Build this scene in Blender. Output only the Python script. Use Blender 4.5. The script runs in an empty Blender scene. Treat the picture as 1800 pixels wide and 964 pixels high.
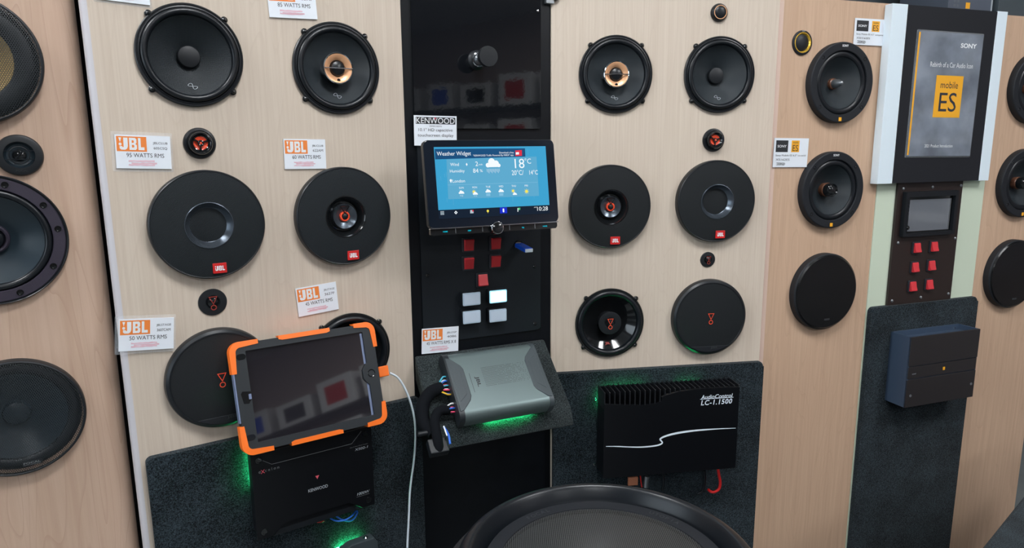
import bpy, bmesh, math, random
from mathutils import Matrix, Vector
random.seed(7)
R_ = math.radians
scene = bpy.context.scene
COL = scene.collection

# ------------------------------------------------------------------ camera
F_PX, VPX, VPY, CAMZ = 1197.8, 962.5, 6967.5, 1.5
up_c = Vector((-(VPX - 900) / F_PX, (VPY - 482) / F_PX, 1.0)).normalized()
fw = Vector((0, 0, -1))
yc = (fw - up_c * fw.dot(up_c)).normalized()
xc = yc.cross(up_c)
ROT = Matrix((xc, yc, up_c))
cam_d = bpy.data.cameras.new('camera')
cam_d.sensor_width = 36
cam_d.lens = 36 * F_PX / 1800
cam_d.clip_start = 0.02
cam = bpy.data.objects.new('camera', cam_d)
COL.objects.link(cam)
cam.matrix_world = Matrix.Translation((0, 0, CAMZ)) @ ROT.to_4x4()
scene.camera = cam
scene.view_settings.view_transform = 'Standard'
scene.view_settings.look = 'None'
scene.view_settings.gamma = 1
scene.view_settings.use_curve_mapping = False
scene.view_settings.exposure = 0.0

# ------------------------------------------------------------------ world and large lights
wd = bpy.data.worlds.new('world')
scene.world = wd
wd.use_nodes = True
bg = wd.node_tree.nodes['Background']
bg.inputs[0].default_value = (0.80, 0.90, 1.0, 1)
bg.inputs[1].default_value = 0.12

def area(name, loc, target, sx, sy, power, col):
    l = bpy.data.lights.new(name, 'AREA')
    l.shape = 'RECTANGLE'; l.size = sx; l.size_y = sy; l.energy = power; l.color = col
    o = bpy.data.objects.new(name, l); COL.objects.link(o)
    o.location = loc
    o.rotation_euler = (Vector(target) - Vector(loc)).to_track_quat('-Z', 'Y').to_euler()
    return o
# daylight through the shop window on the left, behind the photographer
area('window_daylight', (-3.35, -1.1, 1.75), (0.3, 1.5, 1.3), 2.6, 1.7, 45, (0.78, 0.90, 1.0))

# ------------------------------------------------------------------ frames of the display walls (u along, v up, out towards the room)
PAN = {'L': (33.816, 1.21648), 'C': (23.726, 1.29741), 'R': (8.274, 1.42719), 'S': (18.731, 1.26812)}
PAN['F'] = PAN['L']
def frame(k):
    a, d = R_(PAN[k][0]), PAN[k][1]
    dx = Vector((math.cos(a), math.sin(a), 0)); n = Vector((math.sin(a), -math.cos(a), 0))
    M = Matrix((dx, Vector((0, 0, 1)), n)).transposed().to_4x4()
    M.translation = -n * d + Vector((0, 0, CAMZ))
    return M
FR = {k: frame(k) for k in PAN}
def loc(M, x, y, h=0.0):
    """photo pixel -> local x, y on the plane z = h of a frame"""
    r = ROT @ Vector(((x - 900) / F_PX, -(y - 482) / F_PX, -1))
    Mi = M.inverted()
    o = Mi @ Vector((0, 0, CAMZ)); d = Mi.to_3x3() @ r
    t = (h - o.z) / d.z
    p = o + d * t
    return Vector((p.x, p.y))
def pu(k, x, y, off=0.0):
    return loc(FR[k], x, y, off)
def at(k, u, v, off=0.0, rot=0.0):
    return FR[k] @ Matrix.Translation((u, v, off)) @ Matrix.Rotation(rot, 4, 'Z')

# ------------------------------------------------------------------ materials
MATS = {}
def nodes(name):
    m = bpy.data.materials.new(name); m.use_nodes = True
    nt = m.node_tree; b = nt.nodes['Principled BSDF']
    MATS[name] = m
    return m, nt, b
def mat(name, col, rough=0.5, metal=0.0, spec=0.5, emit=None, es=1.0, coat=0.0, noise=0.0, nscale=40, bump=0.0, bscale=300):
    m, nt, b = nodes(name)
    b.inputs['Base Color'].default_value = (*col, 1)
    b.inputs['Roughness'].default_value = rough
    b.inputs['Metallic'].default_value = metal
    b.inputs['Specular IOR Level'].default_value = spec
    b.inputs['Coat Weight'].default_value = coat
    if emit:
        b.inputs['Emission Color'].default_value = (*emit, 1); b.inputs['Emission Strength'].default_value = es
    if noise:
        tc = nt.nodes.new('ShaderNodeTexCoord'); nz = nt.nodes.new('ShaderNodeTexNoise')
        nz.inputs['Scale'].default_value = nscale; nz.inputs['Detail'].default_value = 4
        nt.links.new(tc.outputs['Object'], nz.inputs['Vector'])
        mp = nt.nodes.new('ShaderNodeMapRange')
        mp.inputs[1].default_value = 0.25; mp.inputs[2].default_value = 0.75
        mp.inputs[3].default_value = 1 - noise; mp.inputs[4].default_value = 1 + noise
        nt.links.new(nz.outputs[0], mp.inputs[0])
        mx = nt.nodes.new('ShaderNodeVectorMath'); mx.operation = 'SCALE'
        mx.inputs[0].default_value = col
        nt.links.new(mp.outputs[0], mx.inputs['Scale'])
        nt.links.new(mx.outputs[0], b.inputs['Base Color'])
    if bump:
        tc = nt.nodes.new('ShaderNodeTexCoord'); nz = nt.nodes.new('ShaderNodeTexNoise')
        nz.inputs['Scale'].default_value = bscale; nz.inputs['Detail'].default_value = 2
        nt.links.new(tc.outputs['Object'], nz.inputs['Vector'])
        bp = nt.nodes.new('ShaderNodeBump'); bp.inputs['Strength'].default_value = bump; bp.inputs['Distance'].default_value = 0.001
        nt.links.new(nz.outputs[0], bp.inputs['Height']); nt.links.new(bp.outputs[0], b.inputs['Normal'])
    return m

def wood(name, c1, c2, c3, sx, wav, rough=0.42):
    """wood veneer, grain along local y"""
    m, nt, b = nodes(name); N = nt.nodes.new; K = nt.links.new
    tc = N('ShaderNodeTexCoord')
    mp = N('ShaderNodeMapping'); mp.inputs['Scale'].default_value = (sx, 3.0, sx)
    K(tc.outputs['Object'], mp.inputs[0])
    n1 = N('ShaderNodeTexNoise'); n1.inputs['Scale'].default_value = 1; n1.inputs['Detail'].default_value = 5; n1.inputs['Roughness'].default_value = 0.6
    K(mp.outputs[0], n1.inputs['Vector'])
    mp2 = N('ShaderNodeMapping'); mp2.inputs['Scale'].default_value = (9, 1.0, 9)
    K(tc.outputs['Object'], mp2.inputs[0])
    n2 = N('ShaderNodeTexNoise'); n2.inputs['Scale'].default_value = 1; n2.inputs['Detail'].default_value = 2
    n2.inputs['Distortion'].default_value = 0.3
    K(mp2.outputs[0], n2.inputs['Vector'])
    # cathedral figure: contour lines of a soft field
    ml = N('ShaderNodeMath'); ml.operation = 'MULTIPLY'; ml.inputs[1].default_value = 22
    K(n2.outputs[0], ml.inputs[0])
    fr = N('ShaderNodeMath'); fr.operation = 'FRACT'; K(ml.outputs[0], fr.inputs[0])
    cr0 = N('ShaderNodeValToRGB'); cr0.color_ramp.elements[0].position = 0.0; cr0.color_ramp.elements[0].color = (1, 1, 1, 1)
    cr0.color_ramp.elements[1].position = 0.16; cr0.color_ramp.elements[1].color = (0, 0, 0, 1)
    K(fr.outputs[0], cr0.inputs[0])
    cr = N('ShaderNodeValToRGB'); e = cr.color_ramp.elements
    e[0].position = 0.32; e[0].color = (*c2, 1); e[1].position = 0.66; e[1].color = (*c1, 1)
    K(n1.outputs[0], cr.inputs[0])
    mx = N('ShaderNodeMix'); mx.data_type = 'RGBA'
    mf = N('ShaderNodeMath'); mf.operation = 'MULTIPLY'; mf.inputs[1].default_value = wav
    K(cr0.outputs[0], mf.inputs[0])
    mg = N('ShaderNodeMath'); mg.operation = 'MULTIPLY'; K(mf.outputs[0], mg.inputs[0]); K(n1.outputs[0], mg.inputs[1])
    K(mg.outputs[0], mx.inputs[0]); K(cr.outputs[0], mx.inputs[6]); mx.inputs[7].default_value = (*c3, 1)
    K(mx.outputs[2], b.inputs['Base Color'])
    b.inputs['Roughness'].default_value = rough; b.inputs['Specular IOR Level'].default_value = 0.3
    return m

def carpet(name, dark, light):
    m, nt, b = nodes(name); N = nt.nodes.new; K = nt.links.new
    tc = N('ShaderNodeTexCoord')
    n1 = N('ShaderNodeTexNoise'); n1.inputs['Scale'].default_value = 520; n1.inputs['Detail'].default_value = 4; n1.inputs['Roughness'].default_value = 0.65
    n2 = N('ShaderNodeTexNoise'); n2.inputs['Scale'].default_value = 14; n2.inputs['Detail'].default_value = 3
    K(tc.outputs['Object'], n1.inputs['Vector']); K(tc.outputs['Object'], n2.inputs['Vector'])
    cr = N('ShaderNodeValToRGB'); e = cr.color_ramp.elements
    e[0].position = 0.41; e[0].color = (*dark, 1); e[1].position = 0.78; e[1].color = (*light, 1)
    ad = N('ShaderNodeMath'); ad.operation = 'MULTIPLY_ADD'; ad.inputs[1].default_value = 0.2; 
    K(n2.outputs[0], ad.inputs[0])
    sb = N('ShaderNodeMath'); sb.operation = 'SUBTRACT'; sb.inputs[1].default_value = 0.1; K(n1.outputs[0], sb.inputs[0])
    K(sb.outputs[0], ad.inputs[2]); K(ad.outputs[0], cr.inputs[0])
    K(cr.outputs[0], b.inputs['Base Color'])
    b.inputs['Roughness'].default_value = 1.0; b.inputs['Specular IOR Level'].default_value = 0.1
    b.inputs['Sheen Weight'].default_value = 0.08; b.inputs['Sheen Roughness'].default_value = 0.5
    bp = N('ShaderNodeBump'); bp.inputs['Strength'].default_value = 0.9; bp.inputs['Distance'].default_value = 0.003
    K(n1.outputs[0], bp.inputs['Height']); K(bp.outputs[0], b.inputs['Normal'])
    return m

def mesh_alpha(name, col, pitch, hole, hexa=True, rough=0.45, metal=0.0, wire=False):
    """perforated sheet: holes are transparent"""
    m, nt, b = nodes(name); N = nt.nodes.new; K = nt.links.new
    b.inputs['Base Color'].default_value = (*col, 1); b.inputs['Roughness'].default_value = rough; b.inputs['Metallic'].default_value = metal
    tc = N('ShaderNodeTexCoord')
    sc = N('ShaderNodeVectorMath'); sc.operation = 'MULTIPLY'; sc.inputs[1].default_value = (1 / pitch, 1 / pitch, 0)
    K(tc.outputs['Object'], sc.inputs[0])
    def cell(shift, s):
        a = N('ShaderNodeVectorMath'); a.operation = 'ADD'; a.inputs[1].default_value = shift; K(sc.outputs[0], a.inputs[0])
        w = N('ShaderNodeVectorMath'); w.operation = 'WRAP'
        w.inputs[1].default_value = (s[0] / 2, s[1] / 2, 1); w.inputs[2].default_value = (-s[0] / 2, -s[1] / 2, -1)
        K(a.outputs[0], w.inputs[0])
        return w
    if hexa:
        s = (1, 1.732)
        ws = [cell((0, 0, 0), s), cell((0.5, 0.866, 0), s)]
        ln = []
        for w in ws:
            l = N('ShaderNodeVectorMath'); l.operation = 'LENGTH'; K(w.outputs[0], l.inputs[0]); ln.append(l)
        mn = N('ShaderNodeMath'); mn.operation = 'MINIMUM'; K(ln[0].outputs['Value'], mn.inputs[0]); K(ln[1].outputs['Value'], mn.inputs[1])
    else:
        w = cell((0, 0, 0), (1, 1))
        ab = N('ShaderNodeVectorMath'); ab.operation = 'ABSOLUTE'; K(w.outputs[0], ab.inputs[0])
        sp = N('ShaderNodeSeparateXYZ'); K(ab.outputs[0], sp.inputs[0])
        mn = N('ShaderNodeMath'); mn.operation = 'MAXIMUM'; K(sp.outputs[0], mn.inputs[0]); K(sp.outputs[1], mn.inputs[1])
    gt = N('ShaderNodeMath'); gt.operation = 'GREATER_THAN'; gt.inputs[1].default_value = hole; K(mn.outputs[0], gt.inputs[0])
    K(gt.outputs[0], b.inputs['Alpha'])
    return m

def weave(name, c1, c2, pitch, rough=0.6, ang=0.0, spec=0.5, bump=0.5):
    m, nt, b = nodes(name); N = nt.nodes.new; K = nt.links.new
    tc = N('ShaderNodeTexCoord')
    mp = N('ShaderNodeMapping'); mp.inputs['Rotation'].default_value = (0, 0, ang)
    f = 6.283 / pitch
    mp.inputs['Scale'].default_value = (f, f, f); K(tc.outputs['Object'], mp.inputs[0])
    sp = N('ShaderNodeSeparateXYZ'); K(mp.outputs[0], sp.inputs[0])
    s = []
    for i in (0, 1):
        q = N('ShaderNodeMath'); q.operation = 'SINE'; K(sp.outputs[i], q.inputs[0]); s.append(q)
    pr = N('ShaderNodeMath'); pr.operation = 'MULTIPLY'; K(s[0].outputs[0], pr.inputs[0]); K(s[1].outputs[0], pr.inputs[1])
    mr = N('ShaderNodeMapRange'); mr.inputs[1].default_value = -0.7; mr.inputs[2].default_value = 0.7; K(pr.outputs[0], mr.inputs[0])
    mx = N('ShaderNodeMix'); mx.data_type = 'RGBA'; K(mr.outputs[0], mx.inputs[0])
    mx.inputs[6].default_value = (*c1, 1); mx.inputs[7].default_value = (*c2, 1)
    K(mx.outputs[2], b.inputs['Base Color'])
    b.inputs['Roughness'].default_value = rough; b.inputs['Specular IOR Level'].default_value = spec
    bp = N('ShaderNodeBump'); bp.inputs['Strength'].default_value = bump; bp.inputs['Distance'].default_value = 0.0006
    K(mr.outputs[0], bp.inputs['Height']); K(bp.outputs[0], b.inputs['Normal'])
    return m

def clear(name, alpha, rough=0.05, tint=(0.9, 0.95, 1)):
    m, nt, b = nodes(name)
    b.inputs['Base Color'].default_value = (*tint, 1); b.inputs['Roughness'].default_value = rough
    b.inputs['Alpha'].default_value = alpha
    return m

wood('maple_pale', (0.64, 0.55, 0.457), (0.575, 0.48, 0.39), (0.42, 0.31, 0.24), 230, 0.25)
wood('maple_pink', (0.59, 0.425, 0.325), (0.515, 0.355, 0.262), (0.32, 0.18, 0.11), 90, 0.5)
wood('maple_warm', (0.63, 0.435, 0.305), (0.55, 0.365, 0.25), (0.38, 0.23, 0.14), 110, 0.35)
carpet('carpet', (0.001, 0.002, 0.0035), (0.070, 0.102, 0.124))
carpet('carpet_lit', (0.007, 0.010, 0.011), (0.095, 0.12, 0.125))  # carpet again, ceiling light on the shelf put into a paler colour
mat('laminate_daylit', (0.56, 0.54, 0.57), 0.4)  # pale edge banding, with window daylight painted into its bluish white
mat('edge_pink', (0.70, 0.52, 0.44), 0.4)
mat('black_board', (0.004, 0.005, 0.007), 0.35, spec=0.3, noise=0.2)
mat('black_gloss', (0.006, 0.007, 0.009), 0.03, coat=0.5, bump=0.03, bscale=90)
mat('black_satin', (0.008, 0.010, 0.013), 0.36, spec=0.4)
mat('black_matte', (0.011, 0.013, 0.017), 0.55, spec=0.35, bump=0.15, bscale=900)
mat('plate_black', (0.008, 0.011, 0.015), 0.45, spec=0.35, bump=0.08, bscale=1200)
mat('rubber', (0.006, 0.008, 0.011), 0.32, spec=0.45)
mat('rubber_dull', (0.010, 0.012, 0.015), 0.45, spec=0.4)
mat('plastic_gloss', (0.008, 0.009, 0.010), 0.12, coat=0.4)
mat('grille_ring', (0.10, 0.12, 0.145), 0.24, metal=0.7)
mat('frame_purple', (0.030, 0.024, 0.040), 0.5, bump=0.2, bscale=700)
mat('cone_poly', (0.018, 0.030, 0.040), 0.32)
mat('cone_yellow', (0.42, 0.29, 0.11), 0.6)
weave('cone_weave', (0.004, 0.006, 0.008), (0.020, 0.028, 0.034), 0.0022, 0.42, 0.785, spec=0.4)
weave('cone_fine', (0.008, 0.012, 0.016), (0.026, 0.036, 0.043), 0.0012, 0.40, 0.785, spec=0.45)
weave('grille_cloth', (0.002, 0.003, 0.004), (0.016, 0.023, 0.028), 0.0026, 0.6, 0.0, spec=0.28)
weave('grille_fine', (0.004, 0.005, 0.006), (0.014, 0.018, 0.021), 0.0016, 0.55, 0.3, spec=0.28)
weave('grille_gloss', (0.004, 0.004, 0.005), (0.010, 0.0105, 0.011), 0.0016, 0.16, 0.785, bump=0.12, spec=0.4)
mesh_alpha('hex_mesh', (0.020, 0.026, 0.030), 0.0030, 0.40)
mesh_alpha('sub_mesh', (0.12, 0.125, 0.125), 0.0026, 0.36, hexa=False, rough=0.4, metal=0.6)
mesh_alpha('tweeter_mesh', (0.03, 0.036, 0.04), 0.0013, 0.36)
mat('copper', (0.86, 0.46, 0.25), 0.30, metal=0.35)
mat('gold', (0.80, 0.50, 0.06), 0.25, metal=0.6)
mat('chrome', (0.75, 0.77, 0.80), 0.10, metal=1.0)
mat('steel', (0.34, 0.36, 0.38), 0.35, metal=0.8)
mat('red_plastic', (0.62, 0.035, 0.045), 0.38)
mat('red_badge', (0.60, 0.02, 0.02), 0.35)
mat('red_orange', (0.85, 0.08, 0.03), 0.35)
mat('logo_red', (0.80, 0.09, 0.04), 0.4)
mat('logo_red_dim', (0.30, 0.035, 0.025), 0.4)
mat('white_print', (0.80, 0.82, 0.84), 0.5)
mat('grey_print', (0.36, 0.40, 0.43), 0.4)
mat('dim_print', (0.16, 0.17, 0.18), 0.5)
mat('dark_emboss', (0.03, 0.033, 0.036), 0.35)
mat('card_white', (0.80, 0.84, 0.90), 0.45)
mat('card_orange', (0.86, 0.24, 0.045), 0.5)
mat('card_yellow', (0.90, 0.42, 0.02), 0.5)
mat('card_ink', (0.02, 0.022, 0.026), 0.6)
mat('card_pink', (0.76, 0.50, 0.57), 0.6)
mat('card_red', (0.72, 0.10, 0.14), 0.6)
clear('laminate', 0.10)
mat('orange_rubber', (0.95, 0.175, 0.012), 0.5, bump=0.05)
mat('case_black', (0.015, 0.019, 0.023), 0.42)
mat('tablet_glass', (0.015, 0.014, 0.018), 0.03, spec=1.0, coat=1.0)
mat('tablet_bezel_blue', (0.17, 0.21, 0.33), 0.3)
mat('cable_white', (0.74, 0.82, 0.90), 0.45)
mat('wire_red', (0.62, 0.015, 0.015), 0.4)
mat('wire_pink', (0.80, 0.06, 0.16), 0.4)
mat('wire_blue', (0.01, 0.12, 0.62), 0.4)
mat('wire_cyan', (0.05, 0.45, 0.60), 0.4)
mat('wire_yellow', (0.80, 0.48, 0.03), 0.4)
mat('wire_white', (0.78, 0.80, 0.82), 0.4)
mat('copper_dark', (0.16, 0.065, 0.035), 0.4)
mat('wire_brown', (0.45, 0.17, 0.09), 0.5)
mat('cloth_tape', (0.005, 0.006, 0.008), 0.9, spec=0.1, bump=0.4, bscale=800)
mat('dsp_silver', (0.15, 0.195, 0.195), 0.42, metal=0.6, bump=0.03, bscale=1500)
mat('dsp_grey', (0.045, 0.058, 0.065), 0.42)
mat('amp_black', (0.004, 0.0045, 0.006), 0.36, spec=0.3, bump=0.06, bscale=500)
mat('amp_brushed', (0.004, 0.0045, 0.006), 0.32, spec=0.3)
mat('amp_brown', (0.020, 0.017, 0.018), 0.5, bump=0.1, bscale=1500)
mat('amp_daylit_blue', (0.042, 0.066, 0.108), 0.42)  # blue of the daylight from the left put into the amplifier colour
mat('fin_grey', (0.012, 0.013, 0.016), 0.4, spec=0.4)
mat('bezel_grey', (0.022, 0.025, 0.032), 0.4)
mat('panel_brown', (0.022, 0.013, 0.011), 0.45, bump=0.06, bscale=1200)
mat('green_board', (0.63, 0.71, 0.565), 0.55)
mat('white_trim', (0.76, 0.86, 0.93), 0.45)
mat('header_black', (0.010, 0.011, 0.015), 0.55, spec=0.35, bump=0.1, bscale=700)
mat('poster_grey_sheen', (0.20, 0.225, 0.27), 0.10, coat=0.8, noise=0.55, nscale=9)  # poster grey, raised towards blue to carry the reflections on it
mat('poster_ink', (0.035, 0.04, 0.055), 0.15)
mat('lcd_grey', (0.15, 0.16, 0.18), 0.08, coat=0.5)
mat('led_green', (0.02, 0.4, 0.1), 0.4, emit=(0.03, 1.0, 0.28), es=150)
mat('led_green_dim', (0.02, 0.4, 0.1), 0.4, emit=(0.03, 1.0, 0.28), es=60)
mat('usb_blue', (0.01, 0.10, 0.70), 0.15, coat=0.5)
mat('button_lens', (0.50, 0.58, 0.68), 0.25)
mat('button_lens_rim', (0.42, 0.52, 0.62), 0.15)
mat('button_lit', (0.8, 0.9, 0.95), 0.3, emit=(0.92, 0.99, 1.0), es=1.5)
mat('button_lit_rim', (0.3, 0.6, 0.75), 0.3, emit=(0.35, 0.75, 0.92), es=0.7)
mat('shelf_slate', (0.05, 0.065, 0.075), 0.5)
mat('box_slate', (0.085, 0.10, 0.13), 0.4)
mat('floor_vinyl', (0.20, 0.22, 0.22), 0.45, noise=0.15, nscale=6)
mat('ceiling_paint', (0.40, 0.40, 0.41), 0.9)
mat('wall_paint', (0.13, 0.10, 0.09), 0.8)
mat('carton_white', (0.82, 0.82, 0.82), 0.6)
mat('wall_rose', (0.42, 0.33, 0.31), 0.8)
mat('shop_white', (0.62, 0.62, 0.62), 0.7)
mat('lamp', (1, 1, 1), 0.5, emit=(0.96, 0.98, 1.0), es=30.5)
def scr(name, col, s=1.0):
    return mat(name, (0, 0, 0), 0.3, spec=0.1, emit=col, es=s)
scr('scr_dark', (0.006, 0.014, 0.030)); scr('scr_blue', (0.045, 0.36, 0.63)); scr('scr_panel', (0.11, 0.40, 0.62))
scr('scr_header', (0.008, 0.075, 0.20)); scr('scr_white', (0.90, 0.96, 1.0)); scr('scr_rain', (0.22, 0.52, 0.74))
scr('scr_yellow', (0.95, 0.80, 0.10)); scr('scr_red', (0.75, 0.03, 0.06)); scr('scr_royal', (0.01, 0.03, 0.60))
scr('scr_cyan', (0.0, 0.55, 0.72), 1.2); scr('scr_green', (0.08, 0.55, 0.20)); scr('scr_grey', (0.45, 0.55, 0.62))
mat('bezel_glass', (0.006, 0.010, 0.018), 0.07, coat=0.5)

# ------------------------------------------------------------------ mesh builders
def finish(bm, smooth=40):
    bmesh.ops.recalc_face_normals(bm, faces=bm.faces)
    me = bpy.data.meshes.new('mesh'); bm.to_mesh(me); bm.free()
    if smooth:
        for p in me.polygons: p.use_smooth = True
        me.set_sharp_from_angle(angle=R_(smooth))
    return me
def obj(name, me, m, parent=None, M=None):
    o = bpy.data.objects.new(name, me); COL.objects.link(o)
    if m:
        me.materials.clear(); me.materials.append(MATS[m])
    if parent: o.parent = parent
    if M is not None:
        if parent: o.matrix_local = M
        else: o.matrix_world = M
    return o
def thing(name, label, cat, M, group=None):
    o = bpy.data.objects.new(name, None); COL.objects.link(o)
    o.empty_display_size = 0.02; o.matrix_world = M
    o['label'] = label; o['category'] = cat
    if group: o['group'] = group
    return o
def tag(o, label, cat, group=None):
    o['label'] = label; o['category'] = cat
    if group: o['group'] = group
    return o
T = lambda x=0, y=0, z=0: Matrix.Translation((x, y, z))
RX = lambda a: Matrix.Rotation(a, 4, 'X')
RY = lambda a: Matrix.Rotation(a, 4, 'Y')
RZ = lambda a: Matrix.Rotation(a, 4, 'Z')

def box(x0, x1, y0, y1, z0, z1, bev=0.0, seg=2):
    bm = bmesh.new(); bmesh.ops.create_cube(bm, size=1)
    for v in bm.verts:
        v.co = Vector((x0 + (v.co.x + .5) * (x1 - x0), y0 + (v.co.y + .5) * (y1 - y0), z0 + (v.co.z + .5) * (z1 - z0)))
    if bev: bmesh.ops.bevel(bm, geom=bm.edges[:], offset=bev, segments=seg, profile=0.5, affect='EDGES')
    return finish(bm, 18)
def prism(poly, z0, z1, bev=0.0, seg=2):
    bm = bmesh.new()
    a = [bm.verts.new((x, y, z0)) for x, y in poly]; b = [bm.verts.new((x, y, z1)) for x, y in poly]
    n = len(poly)
    bm.faces.new(a); top = bm.faces.new(b)
    for i in range(n): bm.faces.new((a[i], a[(i + 1) % n], b[(i + 1) % n], b[i]))
    if bev: bmesh.ops.bevel(bm, geom=list(top.edges), offset=bev, segments=seg, profile=0.5, affect='EDGES')
    return finish(bm, 18)
def flat(polys, z=0.0):
    bm = bmesh.new()
    for p in polys: bm.faces.new([bm.verts.new((x, y, z)) for x, y in p])
    me = bpy.data.meshes.new('print'); bm.to_mesh(me); bm.free()
    return me
def rr(x0, x1, y0, y1, r, n=6):
    out = []
    for cx, cy, a0 in ((x1 - r, y1 - r, 0), (x0 + r, y1 - r, 90), (x0 + r, y0 + r, 180), (x1 - r, y0 + r, 270)):
        for i in range(n + 1):
            a = R_(a0 + 90 * i / n); out.append((cx + r * math.cos(a), cy + r * math.sin(a)))
    return out
def circle(cx, cy, r, n=24):
    return [(cx + r * math.cos(2 * math.pi * i / n), cy + r * math.sin(2 * math.pi * i / n)) for i in range(n)]
def lathe(prof, seg=72, a0=0.0, a1=360.0, smooth=28):
    bm = bmesh.new(); full = abs(a1 - a0) >= 360
    n = seg if full else seg + 1
    rings = []
    for r, z in prof:
        if r < 1e-6: rings.append([bm.verts.new((0, 0, z))])
        else:
            rings.append([bm.verts.new((r * math.cos(R_(a0 + (a1 - a0) * i / seg)), r * math.sin(R_(a0 + (a1 - a0) * i / seg)), z)) for i in range(n)])
    for A, B in zip(rings, rings[1:]):
        for i in range(seg):
            j = (i + 1) % n
            if len(A) == 1 and len(B) == 1: continue
            if len(A) == 1: bm.faces.new((A[0], B[i], B[j]))
            elif len(B) == 1: bm.faces.new((A[i], A[j], B[0]))
            else: bm.faces.new((A[i], A[j], B[j], B[i]))
    return finish(bm, smooth)
def ring(r0, r1, z, n=48):
    """flat annulus"""
    bm = bmesh.new()
    a = [bm.verts.new((x, y, z)) for x, y in circle(0, 0, r0, n)]; b = [bm.verts.new((x, y, z)) for x, y in circle(0, 0, r1, n)]
    for i in range(n): bm.faces.new((a[i], a[(i + 1) % n], b[(i + 1) % n], b[i]))
    return finish(bm, 0)
def spline(pts, n=8, closed=False):
    P = [Vector(p) for p in pts]; out = []; L = len(P)
    rng = range(L) if closed else range(L - 1)
    for i in rng:
        g = lambda k: P[k % L] if closed else P[max(0, min(L - 1, k))]
        p0, p1, p2, p3 = g(i - 1), g(i), g(i + 1), g(i + 2)
        for k in range(n):
            t = k / n
            out.append(0.5 * ((2 * p1) + (p2 - p0) * t + (2 * p0 - 5 * p1 + 4 * p2 - p3) * t * t + (3 * p1 - p0 - 3 * p2 + p3) * t ** 3))
    if not closed: out.append(P[-1])
    return out
def tube(pts, r, seg=10, closed=False, taper=None):
    bm = bmesh.new(); P = [Vector(p) for p in pts]; n = len(P); rings = []
    prev = None
    for i in range(n):
        if closed: t = (P[(i + 1) % n] - P[i - 1])
        else: t = P[min(i + 1, n - 1)] - P[max(i - 1, 0)]
        t.normalize()
        if prev is None:
            a = Vector((0, 0, 1)) if abs(t.z) < 0.9 else Vector((1, 0, 0)); x = t.cross(a).normalized()
        else: x = (prev - t * prev.dot(t)).normalized()
        prev = x; y = t.cross(x)
        rad = r * (taper[i] if taper else 1)
        rings.append([bm.verts.new(P[i] + (x * math.cos(2 * math.pi * k / seg) + y * math.sin(2 * math.pi * k / seg)) * rad) for k in range(seg)])
    m = n if closed else n - 1
    for i in range(m):
        A, B = rings[i], rings[(i + 1) % n]
        for k in range(seg): bm.faces.new((A[k], A[(k + 1) % seg], B[(k + 1) % seg], B[k]))
    if not closed: bm.faces.new(rings[0][::-1]); bm.faces.new(rings[-1])
    return finish(bm, 50)
def ribbon(pts, wid, z=0.0, closed=False):
    """flat line of given width (number or list) in the xy plane"""
    P = [Vector((p[0], p[1])) for p in pts]; n = len(P); bm = bmesh.new(); A = []; B = []
    for i in range(n):
        t = (P[(i + 1) % n] - P[i - 1]) if closed else (P[min(i + 1, n - 1)] - P[max(i - 1, 0)])
        t.normalize(); nn = Vector((-t.y, t.x)); w = (wid[i] if isinstance(wid, (list, tuple)) else wid) / 2
        A.append(bm.verts.new((*(P[i] + nn * w), z))); B.append(bm.verts.new((*(P[i] - nn * w), z)))
    for i in range(n if closed else n - 1):
        j = (i + 1) % n; bm.faces.new((A[i], A[j], B[j], B[i]))
    me = bpy.data.meshes.new('ribbon'); bm.to_mesh(me); bm.free()
    return me
def merge(list_):
    """several meshes of ONE part"""
    bm = bmesh.new()
    for me, M in list_:
        m2 = me.copy(); m2.transform(M); bm.from_mesh(m2); bpy.data.meshes.remove(m2)
    me = bpy.data.meshes.new('mesh'); bm.to_mesh(me); bm.free()
    return me
TXT = {}
def text_mesh(body, width=None, height=None, bold=0.0, shear=0.0, space=1.0):
    """text as a flat mesh, centred, scaled to a box"""
    key = (body, bold, shear, space)
    if key not in TXT:
        c = bpy.data.curves.new('text', 'FONT'); c.body = body; c.size = 1.0; c.offset = bold; c.shear = shear
        c.space_character = space; c.resolution_u = 3
        o = bpy.data.objects.new('text', c); COL.objects.link(o)
        dg = bpy.context.evaluated_depsgraph_get()
        me = bpy.data.meshes.new_from_object(o.evaluated_get(dg))
        bpy.data.objects.remove(o); bpy.data.curves.remove(c)
        TXT[key] = me
    me = TXT[key].copy()
    xs = [v.co.x for v in me.vertices]; ys = [v.co.y for v in me.vertices]
    w, h = max(xs) - min(xs), max(ys) - min(ys)
    cx, cy = (max(xs) + min(xs)) / 2, (max(ys) + min(ys)) / 2
    if width and height: sx, sy = width / w, height / h
    elif width: sx = sy = width / w
    else: sx = sy = height / h
    me.transform(Matrix.Diagonal((sx, sy, 1, 1)) @ T(-cx, -cy, 0))
    return me
def text(parent, body, m, x, y, z, width=None, height=None, bold=0.0, shear=0.0, rot=0.0, name='lettering', M=None, space=1.0):
    me = text_mesh(body, width, height, bold, shear, space)
    return obj(name, me, m, parent, (M or T(x, y, z)) @ RZ(rot))
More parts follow.
